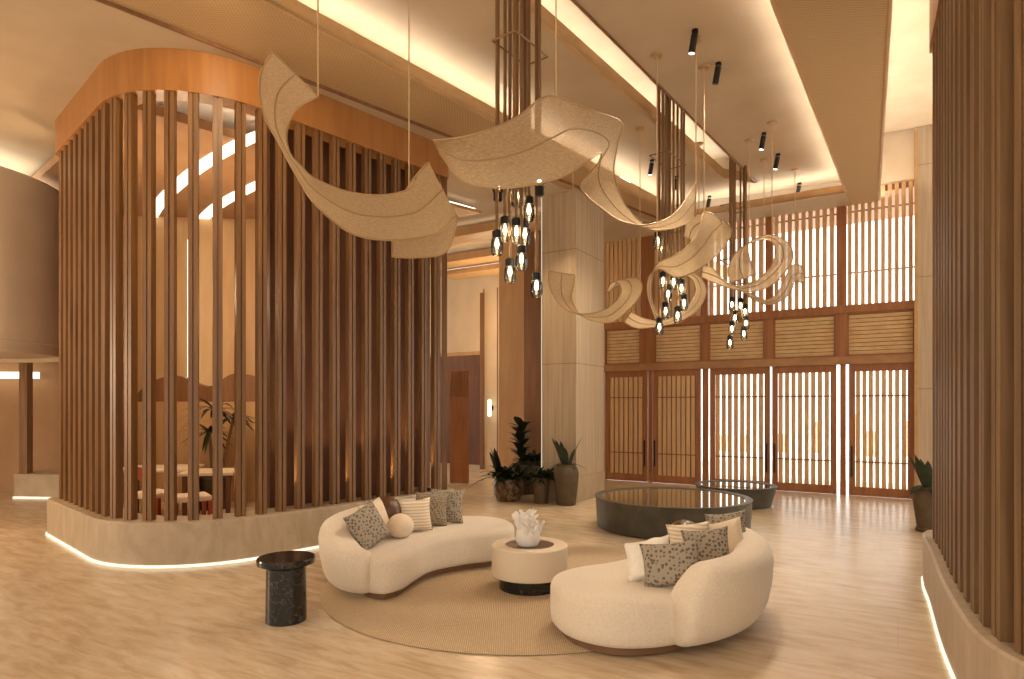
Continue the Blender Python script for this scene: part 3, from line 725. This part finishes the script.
# sofas
so = Vector((.15, 5.53, 0))
sofa = thing('curved_sofa', 'cream kidney shaped sofa in front of the walnut slat screen', 'sofa', so, 'curved cream sofas')
seat_ctl = [(-1.24,5.20),(-1.04,5.11),(-.90,5.26),(-.83,5.53),(-.72,5.83),(-.46,6.06),(-.20,6.20),(-.01,6.40),(.02,6.66),(-.10,6.94),(-.36,7.10),(-.70,7.06),(-1.06,6.83),(-1.38,6.40),(-1.48,5.9),(-1.38,5.45)]
outl = catmull([Vector((x,y,0)) for x, y in seat_ctl], 8, True)
def ring_inset(o, d, z):
    n = len(o); out = []
    for i, p in enumerate(o):
        t = (o[(i+1)%n]-o[i-1]).normalized(); nn = Vector((-t.y, t.x, 0))
        out.append(p + nn*d + Vector((0,0,z)))
    return out
area = sum(outl[i].x*outl[(i+1)%len(outl)].y-outl[(i+1)%len(outl)].x*outl[i].y for i in range(len(outl)))
sg = 1 if area > 0 else -1
lay = [(.05,.055),(.02,.065),(.005,.09),(0,.14),(.0,.30),(.005,.325),(.017,.347),(.038,.362),(.07,.370),(.105,.3735)]
MB().loft([ring_inset(outl, sg*d, z) for d, z in lay]).build('seat', M['boucle'], sofa, True, 60)
MB().loft([ring_inset(outl, sg*.075, .0), ring_inset(outl, sg*.075, .055)]).build('base', M['wood_base'], sofa, True, 30)
bpth = catmull([Vector((x,y,0)) for x, y in [(-1.14,5.18),(-1.31,5.24),(-1.46,5.42),(-1.54,5.70),(-1.545,6.02),(-1.44,6.38),(-1.24,6.70),(-.97,6.93),(-.72,7.03)]], 8)
bns = normals(bpth); rings = []
cum = [0]
for a, b in zip(bpth, bpth[1:]): cum.append(cum[-1]+(b-a).length)
def smooth(x): x = max(0, min(1, x)); return x*x*(3-2*x)
for p, n, s in zip(bpth, bns, cum):
    L = cum[-1]; e = min(s, L-s)
    h = .40 + .18*min(smooth((L-s)/.26+.12), smooth(s/.55))
    wsc = math.sqrt(max(0, 1-(1-min(1, e/.09))**2))*.97+.03
    if e < .09: h = .30 + (h-.30)*(.55+.45*wsc)
    a = .145*wsc; zc = (h+.055)/2; hz = (h-.055)/2*(.80+.20*wsc)
    ring = []
    for k in range(20):
        th = 2*math.pi*k/20; cx, cz = math.cos(th), math.sin(th)
        sx = math.copysign(abs(cx)**.62, cx); sz = math.copysign(abs(cz)**.55, cz)
        lean = .035*(sz+.3); bulge = .02*(1-sz*sz)
        ring.append(p + (-n)*(a*sx + (bulge if sx > 0 else 0) + lean*wsc) + Vector((0,0,zc+hz*sz)))
    rings.append(ring)
MB().loft(rings).build('backrest', M['boucle'], sofa, True, 70)
# second sofa: the same piece turned half round
def copy_tree(o, parent=None):
    c = o.copy(); COL.objects.link(c); c.parent = parent
    for ch in o.children: copy_tree(ch, c)
    return c
sofa2 = copy_tree(sofa); sofa2.rotation_euler = (0,0,math.pi)
sofa2['label'] = 'cream kidney shaped sofa with its back to the open floor and doors'
for s, base_z in ((sofa,.0), (sofa2,.0)): s.location.z = .013

# cushions
def pillow(name, c, size, thick, m, normal, roll=0.0, label='', cat='cushion', group=None, back=.25, sq=1.0):
    c = Vector(c); N_ = 16; top = []; bot = []
    d = Vector((*normal[:2], 0)).normalized(); d.z = back; d.normalize()
    x = Vector((0,0,1)).cross(d).normalized(); y = d.cross(x)
    xr = x*math.cos(roll)+y*math.sin(roll); yr = -x*math.sin(roll)+y*math.cos(roll)
    mb = MB(); vs = []; fs = []
    for sgn in (1,-1):
        for i in range(N_+1):
            for j in range(N_+1):
                u = -1+2*i/N_; v = -1+2*j/N_
                pin = 1-.10*(1-abs(u)**2)*abs(v)**3; pin2 = 1-.10*(1-abs(v)**2)*abs(u)**3
                t = ((1-u**4)*(1-v**4))**.55
                vs.append(c + xr*(u*size/2*pin2) + yr*(v*size*sq/2*pin) + d*(sgn*thick/2*t))
    k = (N_+1)**2
    for i in range(N_):
        for j in range(N_):
            a = i*(N_+1)+j; q = (a, a+N_+1, a+N_+2, a+1)
            fs.append(q); fs.append(tuple(k+w for w in q[::-1]))
    mb.add(vs, fs)
    o = mb.build(name, m, None, True, 180, origin=c)
    bm = bmesh.new(); bm.from_mesh(o.data); bmesh.ops.remove_doubles(bm, verts=bm.verts, dist=1e-4); bm.to_mesh(o.data); bm.free()
    return tag(o, label, cat, group)
def ball(name, c, r, m, label, cat, squash=1.0, group=None):
    mb = MB().lathe([(r*math.cos(a), r*squash*math.sin(a)) for a in [math.pi*(k/14-.5) for k in range(15)]], c, 28)
    return tag(mb.build(name, m, None, True, 180), label, cat, group)
SZ = .388
G1, G2 = 'cushions on the sofa before the slat screen', 'cushions on the sofa near the doors'
pillow('cushion', (-1.25,5.48,SZ+.17), .37, .13, M['dots'], (.75,-.55), .35, 'grey dotted cushion at the arm end of the sofa by the slats', group=G1, back=.4)
pillow('cushion', (-1.26,5.82,SZ+.17), .36, .13, M['cream_cushion'], (.85,-.35), .12, 'plain cream cushion behind the grey dotted one by the slats', group=G1, back=.35)
ball('cushion', (-1.22,6.13,SZ+.17), .17, M['leather'], 'round dark brown leather cushion on the sofa by the slats', 'cushion', 1.0, G1)
ball('ball_cushion', (-1.03,5.84,SZ+.11), .122, M['cream_cushion'], 'small cream ball cushion in front of the brown leather one', 'cushion', .92, G1)
pillow('cushion', (-.94,6.14,SZ+.155), .32, .13, M['stripe'], (.30,-.9), .05, 'ribbed white cushion right of the cream ball', group=G1, back=.2)
pillow('cushion', (-.82,6.42,SZ+.165), .35, .13, M['dots_small'], (.35,-.9), -.1, 'grey brown speckled cushion behind the ribbed white one', group=G1, back=.25)
pillow('cushion', (-.68,6.58,SZ+.175), .36, .13, M['dots'], (.12,-1), -.05, 'dotted cushion nearest the open seat of the sofa by the slats', group=G1, back=.22)
pillow('cushion', (.95,4.40,SZ+.15), .34, .12, M['white_cushion'], (-.55,-.85), .30, 'white textured cushion leaning at the front of the sofa near the doors', group=G2, back=.45, sq=.85)
pillow('cushion', (1.075,4.27,SZ+.145), .40, .12, M['dots'], (-.35,-.94), .16, 'large dotted cushion in front of the white textured one', group=G2, back=.40, sq=.78)
pillow('cushion', (1.42,4.60,SZ+.155), .34, .12, M['dots'], (-.45,-.9), .18, 'dotted cushion at the middle of the sofa near the doors', group=G2, back=.25)
pillow('cushion', (1.39,4.94,SZ+.15), .34, .12, M['stripe'], (-.4,-.9), .16, 'ribbed cream cushion behind the middle dotted one', group=G2, back=.2, sq=.9)
pillow('cushion', (1.64,4.90,SZ+.16), .34, .12, M['cream_cushion'], (-.5,-.86), .3, 'plain cream cushion leaning on the back of the sofa near the doors', group=G2, back=.3)
pillow('cushion', (1.76,5.18,SZ+.18), .34, .12, M['dots'], (-.6,-.8), .2, 'dotted cushion farthest along the sofa near the doors', group=G2, back=.3)
ball('cushion', (1.42,5.20,SZ+.14), .145, M['leather'], 'round brown leather cushion behind the ribbed cream one', 'cushion', .95, G2)

# coffee table with coral
tc = Vector((.155, 5.56, .012))
ct = thing('coffee_table', 'round pale drum coffee table with a black marble foot between the sofas', 'table', tc)
MB().lathe([(0,0),(.265,0),(.265,.125),(0,.125)], tc, 48).build('foot', M['marble'], ct, True, 30)
mb = MB().lathe([(.0,.118),(.325,.118),(.333,.126),(.333,.372),(.325,.38),(.215,.38),(.215,.366),(0,.366)], tc, 64); mb.build('drum', M['drum'], ct, True, 30)
MB().lathe([(0,.362),(.21,.362),(.21,.374),(0,.374)], tc, 48).build('inset_tray', M['leather'], ct, True, 30)
cs = tc + Vector((-.015,-.0,.374))
mb = MB()
random.seed(3)
mb.lathe([(0,0),(.09,0),(.11,.04),(.10,.12),(.08,.19),(.0,.21)], cs, 20)
for k in range(34):
    a = random.uniform(0, 2*math.pi); r0 = random.uniform(.02,.085); z0 = random.uniform(.03,.19)
    b = cs + Vector((r0*math.cos(a), r0*math.sin(a), z0)); out = Vector((math.cos(a)*.38, math.sin(a)*.38, random.uniform(.7,1.5))).normalized()
    l = random.uniform(.05,.12); r1 = random.uniform(.016,.030)
    mb.tube([b, b+out*l*.6, b+out*l+Vector((0,0,.01))], [r1*.8, r1, r1*.55], 8)
    tip = b+out*l; side = out.cross(Vector((0,0,1))).normalized()
    mb.tube([tip-out*.02, tip+side*.035+out*.02, tip+side*.05+out*.035], [r1*.6, r1*.65, r1*.3], 7)
tag(mb.build('coral_sculpture', M['white_coral'], None, True, 50), 'white branching coral sculpture on the drum coffee table', 'ornament')
# side table
st = Vector((-1.69, 4.73, 0))
sdt = thing('side_table', 'black marble pedestal side table standing on bare floor at the rug edge', 'table', st)
MB().lathe([(0,0),(.142,0),(.147,.006),(.142,.41),(0,.41)], st, 48).build('pedestal', M['marble'], sdt, True, 30)
MB().lathe([(0,.408),(.16,.408),(.185,.425),(.208,.432),(.21,.465),(.204,.476),(0,.476)], st, 56).build('top', M['marble'], sdt, True, 30)
# basins
def basin(c, R, h, taper, label):
    root = thing('water_basin', label, 'basin', c, 'round stone water basins')
    MB().lathe([(0,.0),(R*taper,0),(R*taper+.02,.02),(R-.01,h-.02),(R,h),(R-.035,h+.005),(R-.09,h-.005),(R-.10,h-.03),(R-.12,h-.2),(0,h-.2)], c, 96).build('bowl', M['basin'], root, True, 30)
    MB().lathe([(0,h-.06),(R-.095,h-.06),(R-.095,h-.012),(0,h-.012)], c, 96).build('water', M['water'], root, True, 30)
    return root
basin(Vector((2.135,8.45,0)), 1.02, .40, .95, 'large dark stone basin brimming with water behind the near sofa')
basin(Vector((3.65,10.33,0)), .635, .325, .84, 'smaller dark stone basin closest to the doors')

# ================================================================ POTTED PLANTS
def pot_plant(name, base, prof, potmat, label, leaf_fn, leafmat='leaf', group=None):
    root = thing(name, label, 'plant', base, group)
    MB().lathe(prof, base, 36).build('pot', M[potmat], root, True, 35)
    r, h = prof[-3][0], prof[-1][1]
    MB().lathe([(0,h-.03),(prof[-1][0] if prof[-1][0] > .02 else r*.9, h-.03),(r*.9,h+.004),(0,h+.004)], base, 24).build('soil', M['soil'], root)
    mb = MB(); leaf_fn(mb, base + Vector((0,0,h))); mb.build('foliage', M[leafmat], root)
    return root
def pot_prof(rb, rm, rt, h): return [(0,0),(rb,0),(rm,h*.55),(rt,h*.95),(rt,h),(rt-.03,h),(rt-.035,h-.04),(0,h-.04)]
random.seed(11)
GP = 'potted plants beside the stone column'
def bushy(mb, b): plant_leaves(mb, b+Vector((0,0,.05)), 260, .22,.52,.055,(.1,1.5),.5,.2); plant_leaves(mb, b+Vector((-.12,0,0)), 5, .5,.66,.14,(2.5,5.0),.1,.05)
def tall(mb, b):
    mb.tube([b, b+Vector((.03,0,.4)), b+Vector((-.0,0,.8))], .018, 6)
    for k in range(30):
        a = k*2.4; z = .15+.024*k; leafstrip(mb, b+Vector((0,0,z*.9)), (math.cos(a), math.sin(a)*.5, .8), .34, .17, .3)
def snake(mb, b):
    for k in range(14):
        a = random.uniform(0,6.28); leafstrip(mb, b+Vector((.06*math.cos(a),.06*math.sin(a),0)), (math.cos(a)*.35, math.sin(a)*.35, 1.0), random.uniform(.35,.62), .10, .15)
    for k in range(10):
        a = random.uniform(0,6.28); leafstrip(mb, b, (math.cos(a), math.sin(a), .5), random.uniform(.25,.4), .09, .6)
def bush2(mb, b): plant_leaves(mb, b, 150, .22,.45,.065,(.3,1.9),.5,.12)
pot_plant('potted_plant', on(508.5,500), [(0,0),(.20,0),(.25,.12),(.255,.30),(.235,.37),(.21,.38),(.20,.34),(0,.34)], 'mottle', 'bushy dark plant in a squat mottled brown pot left of the group', bushy, group=GP)
pot_plant('potted_plant', on(521,494), pot_prof(.16,.19,.2,.55), 'dark_clay', 'tall large leaved plant in a dark pot behind the mottled pot', tall, group=GP)
pot_plant('potted_plant', on(541,503), pot_prof(.11,.13,.15,.43), 'clay', 'leafy dark plant in a slim tapered olive pot', bush2, group=GP)
pot_plant('potted_plant', on(529.5,493.5), pot_prof(.16,.18,.2,.6), 'dark_clay', 'broad leaved plant in a dark pot behind the slim olive pot', bush2, group=GP)
pot_plant('potted_plant', Vector((.885,10.32,0)), [(0,0),(.15,0),(.165,.05),(.20,.42),(.205,.52),(.18,.60),(.16,.62),(.165,.66),(.14,.66),(.13,.62),(0,.62)], 'clay', 'tall shouldered olive jar with upright leaves against the stone column', snake, 'agave', group=GP)
pj = on(929, 531)
pot_plant('potted_plant', pj, [(0,0),(.15,0),(.155,.03),(.135,.05),(.155,.2),(.185,.42),(.18,.50),(.15,.54),(.155,.57),(.13,.57),(.12,.54),(0,.54)], 'clay', 'ribbed olive jar with dark leaves at the end of the oak slat screen', snake, 'agave')

# ================================================================ FABRIC RIBBON PENDANTS
def ribbon(secs, w, label, cords, sub=9, cloth='gauze'):
    """secs: (x1,y1,x2,y2,Y,sign) edge pixels of each cross section at mid depth Y; true width w sets the tilt in depth"""
    E1, E2 = [], []
    for (x1,y1,x2,y2,Y,sgn) in secs:
        a, b = at(x1,y1,Y), at(x2,y2,Y); d2 = (a-b).length_squared
        dy = math.sqrt(max(0, w*w-d2))*abs(sgn)*(1 if sgn >= 0 else -1)
        E1.append(at(x1,y1,Y-dy/2)); E2.append(at(x2,y2,Y+dy/2))
    e1, e2 = catmull(E1, sub), catmull(E2, sub)
    cen = sum(e1+e2, Vector((0,0,0)))/(2*len(e1))
    root = thing('ribbon_pendant', label, 'pendant', cen, 'twisted woven ribbon pendants')
    nv = 8; vs = []; fs = []
    for a, b in zip(e1, e2):
        for j in range(nv+1): vs.append(a.lerp(b, j/nv))
    for i in range(len(e1)-1):
        for j in range(nv):
            k = i*(nv+1)+j; fs.append((k, k+1, k+nv+2, k+nv+1))
    MB().add(vs, fs).build('fabric', M[cloth], root, True, 180)
    r = .0085
    MB().tube(e1, r, 6).build('edge_wire', M['brass'], root, True, 180)
    MB().tube(e2, r, 6).build('edge_wire', M['brass'], root, True, 180)
    MB().tube([a.lerp(b, .5) for a, b in zip(e1, e2)], r*.9, 6).build('seam_wire', M['seam'], root, True, 180)
    MB().tube([e1[0], e2[0]], r, 6).build('end_wire', M['brass'], root, True, 180)
    MB().tube([e1[-1], e2[-1]], r, 6).build('end_wire', M['brass'], root, True, 180)
    for (idx, edge, zt) in cords:
        p = (e1 if edge == 1 else e2)[min(len(e1)-1, idx*sub)]
        top = Vector((p.x, p.y, zt))
        MB().tube([p, top], .007, 6).build('cord', M['cord'], root, True)
        MB().lathe([(0,-.02),(.06,-.02),(.065,0),(0,0)], top, 20).build('canopy', M['brass'], root, True, 30)
    return root
ribbon([(272.5,51.6,318,96.5,5.45,.3),(260,76,296,110,5.45,.3),(263,112,287,133,5.45,.6),(280,145,290,153,5.5,.9),(298,178,301,166,5.6,.9),(316,205,316,179,5.65,.8),(349,232,349,192,5.8,.7),(382,240,382,195,5.9,.7),(416,238,409,189,6.0,.6),(438,233,418,174,6.05,.5),(455,217,429,163.5,6.15,.2),(457,222,424,166,6.3,-.3),(446,252,411,182,6.45,-.4),(418,257.5,402,198,6.5,-.4),(392,257,393,215,6.5,-.3)], .52,
       'long twisted woven ribbon pendant in front of the walnut slat screen', [(0,2,ZR),(8,2,ZR)])
ribbon([(434,140,440,154,5.25,0.9),(463,137,463,181,5.2,0.8),(496,127,500,188,5.2,0.6),(520,115,535,184,5.25,0.3),(540,99,565,176,5.3,0.1),(556,97,588,161,5.4,0.1),(590,110,601,153,5.585,0.5),(621,122,597,165,5.87,-0.3),(618,142,582,182,6.055,-0.4),(614,172,584,193,6.19,-0.6),(622,199,601,208,6.325,-0.8),(634,216,619,220,6.46,-0.9),(650,229,640,225,6.595,-0.9),(670,229,662,221,6.68,-0.9),(685,224,679,209,6.765,-0.8),(695,217,696,182,7.0,-.5)], .62,
       'largest woven ribbon pendant, swooping around the nearest lamp cluster', [(5,1,ZR),(15,2,ZR)], cloth='sheer')
ribbon([(549,271,575,275,8.7,.7),(549,284,573,288,8.7,.7),(555,298,571,298,8.75,.8),(566,310,577,311,8.8,.9),(580,314,582,316,8.8,.9),(594,313,594,321,8.8,.9),(608,308,612,322,8.8,.7),(619,298,629,309,8.85,.5),(622,289,641,293,8.95,.2),(618,283,640,280,9.1,-.2),(611,283,630,278,9.2,-.3),(606,293,618,286,9.25,-.4)], .40,
       'small curled woven ribbon pendant in front of the stone column', [(1,2,ZR),(9,2,ZR)])
ribbon([(659,316,655,318,7.9,.9),(652,300,648,296,7.8,.8),(652,280,649,277,7.6,.9),(657,264,660,269,7.4,.9),(674,256,675,277,7.3,.8),(690,244,690,274,7.3,.6),(699,229,706,264,7.35,.3),(704,213,723,248,7.45,.2),(713,214,731,231,7.65,-.3),(701,213,722,222,7.85,-.5),(688,220,700,234,7.9,-.5),(684,236,694,242,7.9,-.5)], .46,
       'broad folded woven ribbon pendant hiding part of the middle lamp cluster', [(3,1,ZR),(7,1,ZR)])
ribbon([(631,312,624,322,9.0,.4),(645,319,637,328,9.0,.5),(659,321,660,326,9.05,.8),(675,316,680,321,9.1,.8),(690,304,698,309,9.2,.7),(696,291,706,291,9.35,.6),(692,279,699,276,9.5,.6),(680,274,684,271,9.55,.7)], .36,
       'pale looped woven ribbon pendant behind the middle lamp cluster', [(2,1,ZR),(6,2,ZR)])
ribbon([(731,283,756,274,9.5,.4),(728,270,751,263,9.45,.4),(734,255,748,250,9.4,.7),(744,246,749,243,9.3,.9),(760,240,762,236,9.2,.9),(772,242,776,236,9.1,.9),(776,252,789,244,9.05,.7),(771,266,793,256,9.0,.5),(759,279,788,268,9.0,.4),(744,285.5,773,284,9.0,.4),(730,285,755,291,8.95,.6),(720,277,737,290,8.9,.7),(712,268,718,284,8.85,.8),(702,266,702,277,8.8,.8)], .44,
       'ring shaped woven ribbon pendant before the tall lattice windows', [(3,2,ZR),(5,1,ZR)])
ribbon([(740,289,745,294,10.4,.8),(752,294,756,301,10.4,.8),(764,300,770,304.5,10.4,.8),(775,296,784,299,10.45,.7),(783,283,792,289,10.5,.6),(788,272,795,280,10.55,.6),(795,264,802,283,10.7,.3),(803,267,805,280,10.8,.5)], .38,
       'small woven ribbon pendant beneath and behind the ring shaped one', [(2,1,ZR),(6,1,ZR)])

# ================================================================ LAMP CLUSTERS
def cluster(cx, cy, lamps, label, Y, ztop, n_rods, span, rz):
    root = thing('lamp_cluster', label, 'pendant', (cx,cy,2.5), 'clusters of jar lamps on bronze rods')
    R = Matrix.Rotation(rz, 3, 'Z')
    bevel(MB().box((cx,cy,ztop-.02), (span[0]+.12, span[1]+.12, .04), rz).build('canopy', M['lip'], root), .005)
    for zf in (ztop-1.05, ztop-1.95):
        cs_ = [Vector((cx,cy,zf)) + R @ Vector((i*(span[0]/2+.05), j*(span[1]/2+.05), 0)) for i, j in ((-1,-1),(1,-1),(1,1),(-1,1))]
        mb = MB()
        for i in range(4): mb.tube([cs_[i], cs_[(i+1)%4]], .009, 6)
        mb.build('spacer_frame', M['bronze'], root, True)
    for i, (px, py, up) in enumerate(lamps):
        X = (px-HX)/F; 
        yy = cy + ((i*0.618) % 1 - .5)*span[1]*1.2
        p = at(px, py, yy); k = 1.0
        zb = p.z
        MB().tube([Vector((p.x,p.y,ztop-.04)), Vector((p.x,p.y,zb+(.10 if not up else -.08)))], .016, 8).build('rod', M['bronze'], root, True)
        s = -1 if up else 1
        prof_s = [(0,.10),(.028,.10),(.044,.085),(.044,.02),(.0,.02)]
        prof_g = [(.042,.03),(.056,-.02),(.056,-.09),(.042,-.13),(.01,-.137)]
        lamp = MB().lathe([(r, s*z) for r, z in prof_s], p, 18).build('lamp_holder', M['black'], root, True, 30)
        MB().lathe([(r, s*z) for r, z in prof_g], p, 18).build('glass_jar', M['glass'], lamp, True)
        MB().lathe([(0,s*.018),(.012,s*.01),(.018,-s*.035),(.012,-s*.06),(0,-s*.065)], p, 12).build('bulb', M['filament'], lamp, True)
    for k in range(n_rods):
        o = R @ Vector(((k/(n_rods-1)-.5)*span[0], (.5 if k % 2 else -.5)*span[1], 0))
        MB().tube([Vector((cx+o.x,cy+o.y,ztop-.04)), Vector((cx+o.x,cy+o.y,3.9-.12*(k % 3)))], .016, 8).build('rod', M['bronze'], root, True)
    return root
rzs = math.atan2(d4.y, d4.x)
ZS = ZR+.36
def slotmid(y): return (l4(y)+l5(y))/2
m1 = Vector((.083,5.85,0)); m2 = Vector((2.1,8.5,0)); m3 = Vector((3.70,10.55,0))
cluster(m1.x, m1.y, [(497,241,0),(505,227,0),(516.5,229,0),(525,231,0),(529,207,0),(521.5,256,0),(510,269,0),(536.5,283,0),(498,191,1),(517,193,0),(539.5,185,1)],
        'nearest cluster of smoked jar lamps on bronze rods', 5.85, ZS, 2, (.42,.16), rzs)
cluster(m2.x, m2.y, [(657.7,239,0),(662.6,246,0),(663,279,0),(668,292,0),(681.5,286,0),(673.6,280,0),(684,301,0),(665.6,309,0),(677.6,313.5,0),(659.4,325,0)],
        'middle cluster of smoked jar lamps behind the folded ribbon', 8.5, ZS, 2, (.50,.16), rzs)
cluster(m3.x, m3.y, [(731.9,303,0),(740.5,304,0),(745,310,0),(735,316,0),(746,321.5,0),(732,327,0),(743.8,332,0),(730,341,0)],
        'farthest cluster of smoked jar lamps before the lattice windows', 10.55, ZS, 2, (.46,.16), rzs)

# ================================================================ CEILING SPOTLIGHTS
spots_px = [(695,30,'nearest, beside a ribbon canopy',1),(718.5,63,'second along the recess',0),(764,133,'between two pendant canopies',1),(778,154,'fourth along the recess',1),(799.5,183,'nearest the entrance end corner',0),
            (652,160,'left of the middle lamp cluster',1),(677,176,'behind the rods of the middle cluster',0),(709.5,196,'near the end upstand left of the far cluster',0)]
for i, (px, py, lab, lit) in enumerate(spots_px):
    p = on(px, py, ZR); root = thing('ceiling_spotlight', 'black tubular ceiling spotlight, %s' % lab, 'spotlight', p, 'black ceiling spotlights')
    R = Matrix.Rotation(.22, 3, 'X') @ Matrix.Rotation(.12, 3, 'Y')
    MB().lathe([(0,-.03),(.035,-.03),(.035,0),(0,0)], p, 18).build('mount', M['black'], root, True, 30)
    c = p + Vector((0,0,-.03))
    MB().lathe([(.0,-.20),(.034,-.20),(.036,-.19),(.036,-.02),(.0,-.02)], c, 20, R).build('body', M['black'], root, True, 30)
    if lit: MB().lathe([(0,-.203),(.028,-.203),(.028,-.199),(0,-.199)], c, 16, R).build('lens', M['lens'], root)
    li = bpy.data.lights.new('spot', 'SPOT'); li.energy = 190; li.color = (1,.84,.64); li.spot_size = math.radians(70); li.spot_blend = .8; li.shadow_soft_size = .05
    lo = bpy.data.objects.new('spot_lamp', li); COL.objects.link(lo); lo.location = c + R @ Vector((0,0,-.22))
    tgt = Vector((.3+ .35*i, 5.2+.45*i, 0)) if i < 5 else Vector((1.0, 8.6+.6*(i-5), 0))
    lo.rotation_euler = (tgt-lo.location).to_track_quat('-Z', 'Y').to_euler()
def lamp(kind, loc, energy, col, size=.1, tgt=None, name='lamp', spot=90):
    li = bpy.data.lights.new(name, kind); li.energy = energy; li.color = col
    if kind == 'SPOT': li.spot_size = math.radians(spot); li.spot_blend = .7; li.shadow_soft_size = size
    elif kind == 'POINT': li.shadow_soft_size = size
    lo = bpy.data.objects.new(name, li); COL.objects.link(lo); lo.location = loc
    if tgt is not None: lo.rotation_euler = (Vector(tgt)-Vector(loc)).to_track_quat('-Z', 'Y').to_euler()
    return lo
WARM = (1,.72,.43)
# small uplights on the plinth between the slats
for t in (.9,1.6,2.3,3.0,3.6):
    p = corner + front_dir*t + back_dir*.26; lamp('SPOT', (p.x,p.y,.5), 45, WARM, .03, (p.x,p.y,4), 'uplight', 70)
# point lights inside the dining room
lamp('POINT', (-4.6,8.6,3.2), 120, WARM, .3, None, 'dining_lamp')
lamp('POINT', (-3.6,10.0,3.0), 70, WARM, .3, None, 'dining_lamp')
# downlight on the fascia and plinth corner, passage lights
lamp('SPOT', (-2.2,5.0,5.15), 90, WARM, .05, (-3.2,7.0,4.0), 'downlight', 80)
lamp('POINT', (-.6,14.2,3.6), 70, WARM, .2, None, 'passage_lamp')
lamp('POINT', (-8.6,5.6,2.2), 290, WARM, .5, None, 'left_lamp').data.specular_factor = .1  # added fill without a fixture, brightens the far left ceiling and drum
sun = bpy.data.lights.new('sun', 'SUN'); sun.energy = 11; sun.angle = .02; so_ = bpy.data.objects.new('sun', sun); COL.objects.link(so_); so_.location = (6,18,12); so_.rotation_euler = (math.radians(6), math.radians(4), 0)
lamp('SPOT', (.6,9.4,5.1), 120, WARM, .05, (.9,10.6,1.5), 'downlight', 70)

# ================================================================ WORLD, CAMERA, VIEW
w = bpy.data.worlds.new('World'); S.world = w; w.use_nodes = True
WN = w.node_tree.nodes; WL = w.node_tree.links
bg = WN['Background']; bg.inputs['Strength'].default_value = 1.0
wc = WN.new('ShaderNodeTexCoord'); ws = WN.new('ShaderNodeSeparateXYZ'); WL.new(wc.outputs['Generated'], ws.inputs[0])
wr = WN.new('ShaderNodeValToRGB'); wm = WN.new('ShaderNodeMapRange'); wm.inputs['From Min'].default_value = -1; WL.new(ws.outputs['Y'], wm.inputs['Value'])
wr.color_ramp.elements[0].position = .3; wr.color_ramp.elements[0].color = (1.2,1.03,.84,1)      # warm fill light added to the sky behind the camera
wr.color_ramp.elements[1].position = .6; wr.color_ramp.elements[1].color = (2.6,2.5,2.35,1)      # hazy daylight
WL.new(wm.outputs[0], wr.inputs['Fac']); WL.new(wr.outputs['Color'], bg.inputs['Color'])
cam = bpy.data.cameras.new('Camera'); cam.sensor_width = 36; cam.lens = 36*F/1024; cam.shift_y = (HY-339.5)/1024; cam.clip_start = .05; cam.clip_end = 200
co = bpy.data.objects.new('Camera', cam); COL.objects.link(co); co.location = (0,0,EYE); co.rotation_euler = (math.pi/2,0,0)
S.camera = co
S.view_settings.view_transform = 'Standard'; S.view_settings.look = 'None'; S.view_settings.gamma = 1; S.view_settings.use_curve_mapping = False
S.view_settings.exposure = 0.3
